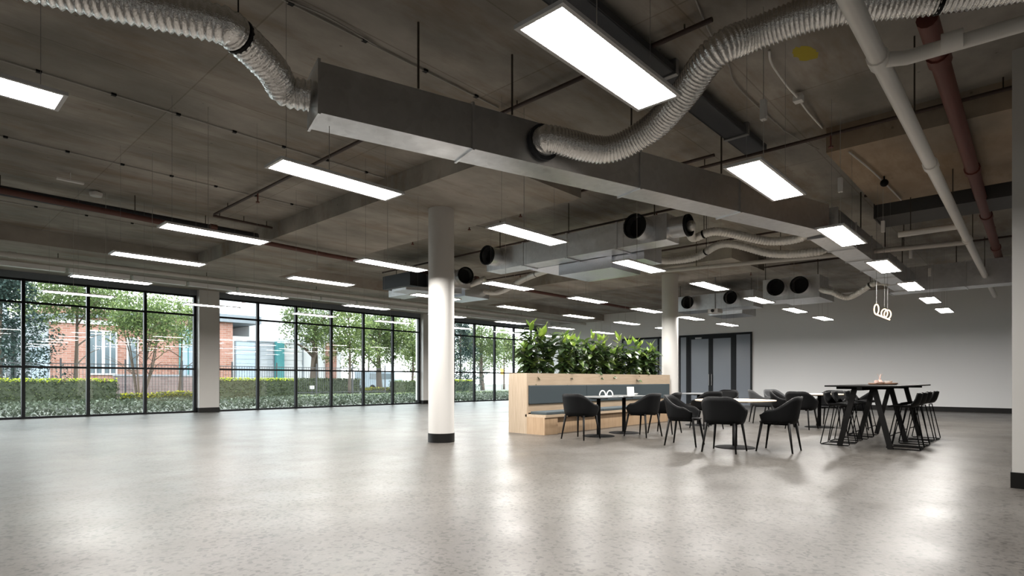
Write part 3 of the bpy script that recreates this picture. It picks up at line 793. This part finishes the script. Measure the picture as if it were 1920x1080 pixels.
# ------------------------------------------------------------------ furniture prototypes
def bake(o):
    dg = bpy.context.evaluated_depsgraph_get()
    me = bpy.data.meshes.new_from_object(o.evaluated_get(dg))
    o.modifiers.clear(); o.data = me
    return o
def sstep(a, b_, x):
    t_ = min(1, max(0, (x - a) / (b_ - a))); return t_ * t_ * (3 - 2 * t_)
def make_chair(shell_mat):
    t = empty('armchair'); t.scale = (1.04,) * 3
    def plan(phi, hx, hy, n=2.6):
        c_, s_ = math.cos(phi), math.sin(phi)
        r = 1 / ((abs(c_) / hx) ** n + (abs(s_) / hy) ** n) ** (1 / n)
        return -c_ * r, s_ * r
    NP, NH = 30, 6
    vs = []; fs = []
    for i in range(NP + 1):
        phi = R(-128 + 256 * i / NP); a = abs(math.degrees(phi))
        zt = .625 + .185 * (1 - sstep(26, 96, a)) - .08 * sstep(100, 128, a)
        for j in range(NH + 1):
            s = j / NH
            hx = .232 + .05 * s ** .6 + .025 * s * s * (1 - sstep(20, 70, a)); hy = .252 + .05 * s ** .6
            x, y = plan(phi, hx, hy)
            vs.append((x, y, .425 + (zt - .425) * s))
    for i in range(NP):
        for j in range(NH):
            a = i * (NH + 1) + j
            fs.append((a, a + NH + 1, a + NH + 2, a + 1))
    o = MB().add(vs, fs).build('backrest', shell_mat, t, smooth=True)
    md = o.modifiers.new('s', 'SOLIDIFY'); md.thickness = .022; md.offset = 0
    bpy.context.view_layer.update(); bake(o)
    prof = []
    m_ = MB(); n = 36; rings = []
    for f, z in ((1.0, .415), (1.04, .432), (.98, .45), (.6, .436), (.05, .43)):
        rings.append([(plan(2 * PI * k / n, .24 * f, .258 * f)[0] + .005 * f, plan(2 * PI * k / n, .24 * f, .258 * f)[1], z) for k in range(n)])
    vs = [p for r_ in rings for p in r_]
    fs = [(i * n + k, i * n + (k + 1) % n, (i + 1) * n + (k + 1) % n, (i + 1) * n + k) for i in range(len(rings) - 1) for k in range(n)]
    fs += [tuple(reversed(range(n))), tuple((len(rings) - 1) * n + k for k in range(n))]
    m_.add(vs, fs).build('seat', shell_mat, t, smooth=True)
    for sx in (-1, 1):
        for sy in (-1, 1):
            MB().tube([(sx * .25, sy * .245, 0), (sx * .185, sy * .195, .43)], [.012, .021], 8).build('leg', 'black_wood', t, smooth=True)
    MB().bar((-.17, -.15, .405), (.17, -.15, .405), .03, .02).bar((-.17, .15, .405), (.17, .15, .405), .03, .02).build('under_frame', 'black_metal', t)
    return t
protos = {}
def chair(x, y, rz, label, mat='black_plastic', group='armchairs around the tables'):
    if mat not in protos: t = protos[mat] = make_chair(mat)
    else: t = copy_tree(protos[mat])
    t.location = (x, y, 0); t.rotation_euler = (0, 0, R(rz)); tag(t, label, 'chair', group)
def pedestal_table(x, y, shape, top_mat, label, size=.6, rz=0, h=.775, group='pedestal tables'):
    t = empty('dining_table', (x, y, 0), R(rz)); tag(t, label, 'table', group)
    if shape == 'round':
        smooth_angle(MB().lathe([(size - .012, h - .026), (size, h - .014), (size, h - .004), (size - .006, h)], 56).build('table_top', top_mat, t))
    else:
        MB().box(-size, size, -size * .95, size * .95, h - .026, h).build('table_top', top_mat, t, bevel=.006)
    smooth_angle(MB().lathe([(.038, .02), (.038, h - .026)], 20).build('pedestal', 'black_metal', t))
    smooth_angle(MB().lathe([(.31, 0), (.31, .008), (.29, .014), (.06, .03), (.04, .03)], 40).build('base_plate', 'black_metal', t))
    MB().box(-.2, .2, -.025, .025, h - .05, h - .026).box(-.025, .025, -.2, .2, h - .05, h - .026).build('top_bracket', 'black_metal', t)
pedestal_table(9.36, 3.66, 'round', 'table_oak', 'pale round wood topped pedestal table closest to the camera', .62)
chair(8.72, 3.57, 4, 'black armchair with its back to the camera at the nearest round table')
chair(9.13, 4.42, -80, 'black armchair on the banquette side of the nearest round table')
chair(9.36, 2.98, 93, 'black armchair on the bar table side of the nearest round table')
pedestal_table(9.45, 6.36, 'square', 'slate_table', 'square grey topped table at the window end of the banquette', .36)
pedestal_table(10.38, 6.36, 'square', 'slate_table', 'square grey topped table second along the banquette', .36)
chair(8.80, 6.32, 0, 'black armchair at the window end of the banquette tables')
chair(10.0, 5.70, 84, 'black armchair facing the banquette across the second small table')
chair(10.92, 5.72, 96, 'black armchair facing the banquette, farther along behind its neighbour')
pedestal_table(13.35, 6.10, 'square', 'slate_table', 'small grey topped table near the far end of the banquette', .38)
chair(14.55, 5.95, 180, 'black armchair at the far end table, against the glazed door')
chair(12.55, 5.55, 60, 'black armchair beside the far banquette table')
pedestal_table(14.66, 3.77, 'round', 'table_oak', 'pale round table farther back behind the nearest round table', .58)
chair(13.95, 3.95, -5, 'black armchair at the far round table with its back this way')
chair(14.55, 4.50, -85, 'black armchair on the banquette side of the far round table')
chair(14.72, 3.02, 92, 'black armchair between the far round table and the bar table')
chair(15.42, 3.70, 178, 'black armchair on the white wall side of the far round table')
chair(15.95, 5.10, -120, 'grey upholstered armchair behind the round tables, by the white wall', 'grey_fabric')
chair(15.2, 5.25, -60, 'grey upholstered armchair just behind the round tables', 'grey_fabric')

# bar table
t = empty('bar_table', (12.2, 2.10, 0)); tag(t, 'tall long black bar table on splayed trestle legs', 'table')
MB().box(-1.8, 1.85, -.50, .50, .985, 1.01).build('table_top', 'black_wood', t, bevel=.005)
MB().box(-1.8, 1.8, -.035, .035, .93, .985).build('spine_beam', 'black_metal', t)
for x in (-1.45, -.05, 1.5):
    MB().box(x - .03, x + .03, -.40, .40, .945, .985).build('cross_beam', 'black_metal', t)
    for s in (-1, 1):
        MB().bar((x, s * .36, 0), (x, s * .14, .95), .075, .05, up=(1, 0, 0)).build('leg', 'black_wood', t)
# stools
def make_stool():
    t = empty('bar_stool'); t.scale = (1.0,) * 3
    vs = []; fs = []; NU, NV = 10, 12
    prof = [(.20, .66), (.19, .675), (.10, .672), (0, .668), (-.10, .672), (-.155, .69), (-.185, .73), (-.205, .79), (-.22, .85), (-.226, .885)]
    for i, (x, z) in enumerate(prof):
        w = .215 if i < 6 else .215 - .012 * (i - 5) ** 1.3
        for j in range(NV + 1):
            q = -1 + 2 * j / NV
            vs.append((x + (.05 * q * q if i >= 5 else 0), q * w, z + .03 * q ** 4 * (1 if 1 < i < 7 else .3)))
    for i in range(len(prof) - 1):
        for j in range(NV):
            a = i * (NV + 1) + j
            fs.append((a, a + 1, a + NV + 2, a + NV + 1))
    o = MB().add(vs, fs).build('seat', 'black_plastic', t, smooth=True)
    md = o.modifiers.new('s', 'SOLIDIFY'); md.thickness = .016; md.offset = 0
    bpy.context.view_layer.update(); bake(o)
    for s in (-1, 1):
        MB().tube([(.10, s * .14, .655), (.22, s * .21, .02), (.20, s * .21, .010), (-.20, s * .21, .010), (-.22, s * .21, .02), (-.10, s * .14, .655)], .0085, 7).build('sled_leg', 'black_metal', t)
    MB().tube([(.10, -.14, .65), (.10, .14, .65)], .008, 6).tube([(-.10, -.14, .65), (-.10, .14, .65)], .008, 6).build('seat_support', 'black_metal', t)
    MB().tube([(.188, -.19, .20), (.188, .19, .20)], .0085, 6).build('foot_rest', 'black_metal', t)
    MB().tube([(-.21, -.21, .012), (-.21, .21, .012)], .008, 6).build('floor_bar', 'black_metal', t)
    return t
stool = make_stool(); first = True
for side, y, rz, lab in ((0, 1.60, 90, 'pillar side'), (1, 2.56, -90, 'dining side')):
    for k, x in enumerate((11.0, 11.62, 12.46, 13.1)):
        s = stool if first else copy_tree(stool)
        first = False
        s.location = (x, y + rnd.uniform(-.03, .03), 0); s.rotation_euler = (0, 0, R(rz + rnd.uniform(-5, 5)))
        tag(s, 'black wire based bar stool, %s from the camera along the bar table\'s %s' % (ORD[k], lab), 'stool', 'bar stools at the tall table')

# ------------------------------------------------------------------ small things on tables
t = empty('serving_tray', (11.95, 2.05, 1.01)); tag(t, 'brown wooden tray on the tall bar table', 'tray')
MB().lathe([(.20, 0), (.22, .012), (.225, .035), (.212, .035), (.205, .016)], 28).build('dish', 'brown_wood', t, smooth=True)
for s in (-1, 1): MB().tube(spline([(s * .22, -.06, .03), (s * .26, 0, .045), (s * .22, .06, .03)], 5), .008, 6).build('handle', 'brown_wood', t)
def ornament(name, x, y, prof, mat, label, cat, twigs=0):
    t = empty(name, (x, y, 1.01 + .018)); tag(t, label, cat)
    smooth_angle(MB().lathe(prof, 16).build('body', mat, t))
    for k in range(twigs):
        a = k * 2.1; MB().tube([(0, 0, prof[-1][1] - .01), (.02 * math.cos(a), .02 * math.sin(a), prof[-1][1] + .05), (.045 * math.cos(a), .045 * math.sin(a), prof[-1][1] + .09)], .004, 5).build('twig', 'pink_stone', t)
ornament('candle', 11.86, 2.13, [(.035, 0), (.035, .06), (.006, .062), (.004, .075)], 'pink_stone', 'short pink candle on the bar table tray', 'candle')
ornament('small_vase', 11.98, 2.10, [(.03, 0), (.045, .03), (.03, .06), (.016, .075), (.02, .085)], 'pink_stone', 'small pink vase with twigs on the bar table tray', 'vase', 4)
ornament('small_bowl', 12.02, 1.98, [(.03, 0), (.06, .03), (.068, .05), (.06, .05), (.03, .012)], 'white_ceramic', 'small pale bowl on the bar table tray', 'bowl')
t = empty('napkin_holder', (9.55, 6.25, .775)); tag(t, 'white double arched holder standing on the first banquette table', 'holder')
for s in (-1, 1):
    MB().tube([(s * .05 + .045 * math.cos(a_), -s * .05 - .045 * math.cos(a_) * .9, .012 + .10 * math.sin(a_)) for a_ in [PI * i / 12 for i in range(13)]], .012, 8).build('arch', 'white_ceramic', t, smooth=True)
MB().box(-.06, .06, -.10, .10, 0, .012).build('base', 'white_ceramic', t)
t = empty('menu_card', (10.3, 6.15, .775), R(-50)); tag(t, 'pale menu card leaning on the second banquette table', 'card')
MB().add([(-.07, -.008, 0), (.07, -.008, 0), (.07, .008, 0), (-.07, .008, 0), (-.07, .05, .18), (.07, .05, .18), (.07, .064, .176), (-.07, .064, .176)], [(3, 2, 1, 0), (4, 5, 6, 7), (0, 1, 5, 4), (1, 2, 6, 5), (2, 3, 7, 6), (3, 0, 4, 7)]).build('card', 'paper', t)
MB().box(-.05, .05, .0, .10, 0, .01).build('foot', 'paper', t)
t = empty('small_dish', (10.55, 6.2, .775)); tag(t, 'small white dish beside the menu card', 'dish')
smooth_angle(MB().lathe([(.03, 0), (.06, .03), (.065, .045), (.055, .042), (.02, .012)], 20).build('bowl', 'white_ceramic', t))

# ------------------------------------------------------------------ outside
struct(MB().box(-60, 110, Y1 + .16, 130, -.3, -.04).build('ground', 'ext_ground'), 'planted ground and paving outside the windows', 'ground')
def leaf_cloud(n, sampler, size, aspect=.5):
    vs = []; fs = []
    for i in range(n):
        p, q = sampler(), size * rnd.uniform(.6, 1.3)
        a, b_, c_ = rnd.uniform(0, 2 * PI), rnd.uniform(-1.1, 1.1), rnd.uniform(-.8, .8)
        d = Vector((math.cos(a) * math.cos(b_), math.sin(a) * math.cos(b_), math.sin(b_)))
        w = d.cross(Vector((math.sin(c_), .3, math.cos(c_)))).normalized() * q * aspect * .5
        p = Vector(p); k = len(vs)
        vs += [tuple(p - d * q / 2), tuple(p + w), tuple(p + d * q / 2), tuple(p - w)]
        fs.append((k, k + 1, k + 2, k + 3))
    return MB().add(vs, fs)
def hedge(x0, x1, y0, y1, h, label, top='hedge_new', body='hedge_leaf', dens=260, name='hedge', size=.10, topfrac=.1):
    t = empty(name, ((x0 + x1) / 2, (y0 + y1) / 2, -.04)); tag(t, label, 'hedge')
    w, d = (x1 - x0) / 2, (y1 - y0) / 2
    MB().box(-w + .08, w - .08, -d + .08, d - .08, 0, h - .08).build('branches', 'hedge_core', t)
    def surf():
        r_ = rnd.random()
        if r_ < .62: return (rnd.uniform(-w, w), -d + rnd.uniform(0, .1), rnd.uniform(.08, h))
        if r_ < .8: return (rnd.choice((-w, w)) + rnd.uniform(-.06, .06), rnd.uniform(-d, d), rnd.uniform(.08, h))
        return (rnd.uniform(-w, w), rnd.uniform(-d, d), h + rnd.uniform(-.08, .02))
    A_ = (x1 - x0) * h
    leaf_cloud(min(16000, int(A_ * dens * 2.2)), surf, size).build('foliage', body, t, kind='stuff')
    leaf_cloud(min(5000, int((x1 - x0) * dens * .5)), lambda: (rnd.uniform(-w, w), -d + abs(rnd.gauss(0, .3)) * d, h + rnd.uniform(-h * topfrac, .06)), size).build('new_growth', top, t, kind='stuff')
def tree(x, y, h, cr, label, leaf='tree_leaf', n=5000, stems=1, base=.35, size=.22, trunk=.14, bark='bark', cone=False, lean=0.0, name='tree', squash=1.0):
    t = empty(name, (x, y, -.04)); tag(t, label, 'tree')
    for k in range(stems):
        a = rnd.uniform(0, 2 * PI); s = cr * .45 if stems > 1 else .15
        p0 = Vector((math.cos(a) * .12 * (stems > 1), math.sin(a) * .12 * (stems > 1), 0))
        p2 = Vector((math.cos(a) * s + lean, math.sin(a) * s, h * .85))
        pts = spline([p0, p0.lerp(p2, .45) + Vector((rnd.uniform(-.15, .15), rnd.uniform(-.15, .15), 0)), p2], 6)
        MB().tube(pts, [trunk * (1 - .75 * i / (len(pts) - 1)) for i in range(len(pts))], 7).build('trunk', bark, t, smooth=True)
        for j in range(4):
            q = pts[int(len(pts) * (.35 + .14 * j))]; aa = rnd.uniform(0, 2 * PI)
            e = q + Vector((math.cos(aa) * cr * .7, math.sin(aa) * cr * .7, h * rnd.uniform(.08, .2)))
            MB().tube(spline([q, q.lerp(e, .5) + Vector((0, 0, .15)), e], 4), [trunk * .35 * (1 - .7 * i / 8) for i in range(9)], 5).build('branch', bark, t, smooth=True)
    clumps = []
    for k in range(44):
        if cone:
            f = rnd.random(); rr = cr * (1 - f) * rnd.uniform(.5, 1); a = rnd.uniform(0, 2 * PI)
            clumps.append((Vector((rr * math.cos(a), rr * math.sin(a), h * (base + (1 - base) * f))), cr * (.18 + .28 * (1 - f))))
        else:
            v_ = Vector((rnd.gauss(0, 1), rnd.gauss(0, 1), rnd.gauss(0, 1))).normalized() * rnd.uniform(.35, .95)
            clumps.append((Vector((v_.x * cr + lean, v_.y * cr, h * (base + (1 - base) * (.5 + .5 * v_.z * squash)))), cr * rnd.uniform(.22, .42)))
    def smp():
        c_, r_ = rnd.choice(clumps)
        v_ = Vector((rnd.gauss(0, 1), rnd.gauss(0, 1), rnd.gauss(0, .8))).normalized() * r_ * rnd.uniform(.55, 1.05)
        return c_ + v_
    leaf_cloud(int(n * 1.9), smp, size * .8, .55).build('foliage', leaf, t, kind='stuff')
def pu(x, Y):
    "photo column x on the line Y -> X of the room"
    t_ = (x - 960) / 1081.; d = Y / (SA - CA * t_)
    return CA * d + SA * t_ * d
hedge(pu(-120, 33), pu(222, 33), 33, 34.4, 1.15, 'long clipped hedge with yellow green top outside the first window bay')
hedge(pu(226, 32.5), pu(300, 32.5), 32.5, 33.0, .46, 'low bright yellow hedge beside the multi stemmed tree', 'hedge_yellow', 'hedge_leaf', 300, topfrac=.45)
hedge(pu(300, 33.2), pu(400, 33.2), 33.2, 33.7, .5, 'low bright yellow hedge running behind the white pillar', 'hedge_yellow', 'hedge_leaf', 300, topfrac=.45)
hedge(pu(396, 33), pu(556, 33), 33, 34.3, 1.2, 'tall clipped hedge outside the middle bay, greenish yellow on top')
hedge(pu(560, 42), pu(676, 42), 42, 43, 1.22, 'grey green clipped hedge farther out behind the small white sign', 'hedge_leaf', 'hedge_leaf', 200, size=.13)
hedge(pu(680, 42), pu(740, 42), 42, 42.5, .45, 'low yellow hedge strip outside the end of the middle bay', 'hedge_yellow', 'hedge_leaf', 200, size=.13, topfrac=.5)
hedge(pu(742, 40), pu(800, 40), 40, 41, 1.05, 'green hedge seen through the last panes of the middle bay', 'tree_leaf_light', 'hedge_leaf', 220, size=.12)
hedge(pu(840, 38), pu(893, 38), 38, 39.2, 1.1, 'dark green hedge outside the third window bay', 'hedge_new', 'conifer_leaf', 220, size=.12)
# low ground cover
def gc(): return (rnd.uniform(-8, 40), 21.5 + 10.6 * rnd.random() ** 1.3, -.04 + rnd.uniform(.02, .26))
g_ = leaf_cloud(30000, gc, .15, .5).build('ground_cover', 'ground_leaf'); tag(g_, 'low green and white ground cover planting just outside the glass', 'ground cover', kind='stuff')
g_ = leaf_cloud(3000, lambda: (rnd.uniform(4, 40), rnd.uniform(34.7, 36.8), -.04 + rnd.uniform(.02, .14)), .16, .3).build('grass_strip', 'tree_leaf_light'); tag(g_, 'light green grass strip between the hedges outside', 'grass', kind='stuff')
# trees
T = [(pu(2, 40), 40, 8.6, 2.9, 'dark blue green conifer at the far left outside', dict(leaf='conifer_leaf', n=8000, base=.12, cone=True, size=.22)),
     (pu(262, 35), 35, 5.6, 2.1, 'multi stemmed tree with bare slender trunks outside the first bay', dict(stems=7, base=.52, trunk=.055, n=2600, size=.2, bark='bark')),
     (pu(140, 41), 41, 8.0, 3.0, 'leafy tree rising above the long hedge in the first bay', dict(base=.5, n=3600, size=.24, leaf='tree_leaf')),
     (pu(335, 38), 38, 6.4, 1.9, 'slim leafy tree beside the white pillar in the first bay', dict(base=.5, n=2200, size=.2, leaf='tree_leaf_light', trunk=.09)),
     (pu(588, 43.5), 43.5, 7.6, 2.9, 'tall tree with thick forked trunk outside the middle bay', dict(base=.5, n=3000, size=.26, leaf='tree_leaf', trunk=.42)),
     (pu(655, 41), 41, 8.5, 2.5, 'light green drooping tree outside the middle bay', dict(base=.22, n=4200, size=.26, leaf='tree_leaf_light')),
     (pu(712, 44), 44, 8.5, 2.4, 'grey green tree near the end of the middle bay', dict(base=.25, n=3600, size=.26, leaf='tree_leaf', trunk=.3)),
     (pu(772, 42), 42, 7.5, 2.4, 'bright green tree in the last panes of the middle bay', dict(base=.22, n=3800, size=.26, leaf='tree_leaf_light')),
     (pu(862, 42.5), 42.5, 8.5, 2.3, 'bluish conifer outside the third bay beside the round column', dict(leaf='conifer_leaf', n=7000, base=.1, cone=True, size=.22)),
     (pu(905, 44), 44, 7.5, 2.6, 'tree with grey trunk outside the third bay', dict(base=.35, n=3300, size=.26, leaf='tree_leaf', trunk=.25)),
     (pu(945, 47), 47, 7.6, 2.4, 'light leafy tree in the third bay left of the planter', dict(base=.3, n=3000, size=.28, leaf='tree_leaf_light')),
     (pu(60, 68), 68, 12.5, 5.0, 'distant tree over the roofs at the far left', dict(base=.45, n=3200, size=.34, leaf='tree_leaf')),
     (pu(235, 80), 80, 15, 6.0, 'distant tree over the brick building', dict(base=.45, n=3500, size=.34, leaf='tree_leaf_light')),
     (pu(690, 70), 70, 13, 6.0, 'distant tree mass closing the view of the middle bay', dict(base=.08, n=5000, size=.4, leaf='tree_leaf')),
     (pu(800, 74), 74, 13, 6.0, 'distant tree mass hidden partly by the round column', dict(base=.08, n=5000, size=.4, leaf='tree_leaf_light')),
     (pu(900, 80), 80, 12, 6.0, 'distant tree mass closing the view of the third bay', dict(base=.05, n=5000, size=.42, leaf='tree_leaf')),
     (pu(985, 90), 90, 13, 6.0, 'distant tree mass behind the planter foliage', dict(base=.05, n=4000, size=.42, leaf='tree_leaf_light'))]
for x, y, h, cr, lab, kw in T: tree(x, y, h, cr, lab, **kw)
# fence with thin pickets
t = empty('railing_fence', (-8, 37.0, -.04)); tag(t, 'dark metal railing fence behind the clipped hedges', 'fence')
FL = 34.0
for z in (.25, 1.95): MB().box(0, FL, -.02, .02, z, z + .045).build('rail', 'fence_metal', t)
for i in range(13): MB().box(i * FL / 12 - .035, i * FL / 12 + .035, -.035, .035, 0, 2.25).build('post', 'fence_metal', t)
m_ = MB()
for i in range(int(FL / .16)): m_.box(i * .16 + .05, i * .16 + .066, -.008, .008, .1, 2.0)
m_.build('pickets', 'fence_metal', t, kind='stuff')
# low brick garden wall
t = empty('garden_wall', (pu(215, 39), 39, -.04)); tag(t, 'low dull brick garden wall behind the yellow hedge', 'wall')
wl = pu(405, 39) - pu(215, 39)
MB().box(0, wl, 0, .3, 0, 1.35).build('brickwork', 'brick_dull', t); MB().box(-.03, wl, -.04, .34, 1.35, 1.45).build('coping', 'ext_grey', t)
# buildings
def opening(t, x0, x1, z0, z1, y, mat, frame='ext_white', name='window', nx=1, fw=.1, slats=0):
    w = empty(name, (x0, y, z0)); w.parent = t
    W, H_ = x1 - x0, z1 - z0
    m_ = MB()
    m_.box(-fw, 0, -.08, .06, -fw, H_ + fw).box(W, W + fw, -.08, .06, -fw, H_ + fw).box(0, W, -.08, .06, H_, H_ + fw).box(0, W, -.08, .06, -fw, 0)
    for i in range(1, nx): m_.box(W * i / nx - .04, W * i / nx + .04, -.06, .04, 0, H_)
    m_.build('frame', frame, w)
    if slats:
        for i in range(slats): MB().box(0, W, -.05 + .02 * (i % 2), .05, H_ * i / slats, H_ * (i + 1) / slats - .02).build('slat', mat, w)
    else: MB().box(0, W, -.03, .03, 0, H_).build('pane', mat, w)
YB = 50.0
t = empty('brick_building', (0, 0, -.04)); tag(t, 'red brick building behind the long hedge and fence', 'building')
xa, xb = pu(92, YB), 16.4
MB().box(xa, xb, YB, YB + 10, 0, 6.2).build('wall', 'brick', t)
MB().box(pu(40, YB), xa, YB + .1, YB + 9, 0, 5.2).build('wall', 'ext_grey', t)
hull_prism(t, 'roof', 'ext_roof', [(pu(38, YB), YB - .3, 5.2), (xb + .3, YB - .3, 6.2), (xb + .3, YB + 10, 6.2), (pu(38, YB), YB + 10, 5.2)], [(pu(38, YB), YB - .3, 5.5), (xb + .3, YB - .3, 6.5), (xb + .3, YB + 10, 6.5), (pu(38, YB), YB + 10, 5.5)])
opening(t, pu(57, YB), pu(90, YB), 0, 3.4, YB, 'ext_blue_grey', 'ext_grey', 'door')
opening(t, pu(168, YB), pu(190, YB), 1.6, 4.6, YB - .05, 'ext_glass', 'ext_white', 'window', 2)
opening(t, pu(196, YB), pu(216, YB), 1.6, 4.6, YB - .05, 'ext_glass', 'ext_white', 'window', 2)
opening(t, pu(338, YB), pu(366, YB), .8, 5.0, YB - .05, 'ext_blue_grey', 'ext_teal', 'door', 2)
opening(t, pu(240, YB), pu(256, YB), 2.0, 4.2, YB - .05, 'ext_glass', 'ext_white', 'window', 1)
MB().box(xa, xb, YB - .12, YB, 5.1, 5.4).build('string_course', 'ext_white', t)
YC = 47.0
t = empty('garage_building', (0, 0, -.04)); tag(t, 'white fronted garage building with brick pier and roller shutters', 'building')
c0_, c1_ = pu(400, YC), pu(640, YC)
MB().box(c0_, c1_, YC, YC + 12, 0, 4.6).build('wall', 'ext_white', t)
MB().box(c0_, pu(433, YC), YC - .35, YC, 0, 5.6).build('brick_pier', 'brick', t)
MB().box(pu(610, YC), pu(628, YC), YC - .3, YC, 0, 4.4).build('brick_pier', 'brick', t)
MB().box(c0_ - .2, pu(482, YC), YC - .8, YC + 12, 5.6, 6.2).build('canopy', 'ext_roof', t)
opening(t, pu(442, YC), pu(478, YC), 0, 4.2, YC - .03, 'ext_blue_grey', 'ext_roof', 'roller_shutter', slats=12)
opening(t, pu(487, YC), pu(511, YC), 0, 4.2, YC - .03, 'ext_grey', 'ext_roof', 'roller_shutter', slats=12)
opening(t, pu(532, YC), pu(566, YC), 0, 4.2, YC - .03, 'ext_white', 'ext_roof', 'roller_shutter', slats=12)
MB().box(pu(514, YC), pu(528, YC), YC - .5, YC, 0, 4.3).build('teal_post', 'ext_teal', t)
MB().box(pu(482, YC), c1_, YC + 1.5, YC + 11, 4.6, 7.6).build('upper_wall', 'ext_white', t)
t = empty('exterior_house', (0, 0, -.04)); tag(t, 'pale upper storey house beyond the garage roof', 'building')
MB().box(pu(395, 62), pu(500, 62), 62, 72, 0, 12).build('wall', 'ext_white', t)
opening(t, pu(452, 62), pu(464, 62), 9.0, 11.2, 61.95, 'brick_dull', 'ext_white', 'window')
MB().box(pu(393, 62), pu(502, 62), 61.6, 72, 12, 12.4).build('roof', 'ext_roof', t)
t = empty('grey_house', (0, 0, -.04)); tag(t, 'low grey house front at the far left behind the conifer', 'building')
MB().box(pu(-140, 52), pu(20, 52), 52, 60, 0, 4.6).build('wall', 'ext_grey', t)
hull_prism(t, 'roof', 'ext_roof', [(pu(-142, 52), 51.5, 4.6), (pu(20, 52), 51.5, 4.6), (pu(20, 52), 60, 4.6), (pu(-142, 52), 60, 4.6)], [(pu(-142, 52), 55, 7), (pu(20, 52), 55, 7), (pu(20, 52), 57, 7), (pu(-142, 52), 57, 7)])
opening(t, pu(-20, 52), pu(8, 52), 1.4, 3.2, 51.95, 'ext_glass', 'ext_white', 'window', 2)
# small things outside
def sign(x, Y, z, w, h, mat, label, name='small_sign'):
    t = empty(name, (x, Y, -.04)); tag(t, label, 'sign')
    MB().box(-w / 2, w / 2, -.02, .02, z, z + h).build('board', mat, t); MB().box(-.025, .025, .0, .03, 0, z + h * .5).build('post', 'fence_metal', t)
sign(pu(585, 41.6), 41.6, .42, .36, .26, 'ext_white', 'small white sign in front of the grey green hedge')
sign(pu(941, 46), 46, 1.7, .5, .75, 'orange_sign', 'yellow orange street sign in the third bay', 'street_sign')
t = empty('parked_van', (pu(715, 48), 48.5, -.04)); tag(t, 'pale blue grey van parked beyond the low yellow strip', 'van')
MB().box(-2.2, 1.4, -.9, .9, .35, 2.0).build('body', 'ext_blue_grey', t, bevel=.12); MB().box(1.3, 2.3, -.88, .88, .35, 1.25).build('bonnet', 'ext_blue_grey', t, bevel=.1)
MB().box(-1.6, 1.1, -.93, -.88, 1.2, 1.75).build('side_window', 'ext_glass', t)
for xx in (-1.3, 1.4):
    for yy in (-.85, .85): MB().tube([(xx, yy - .1, .33), (xx, yy + .1, .33)], .33, 16).build('wheel', 'black_plastic', t)
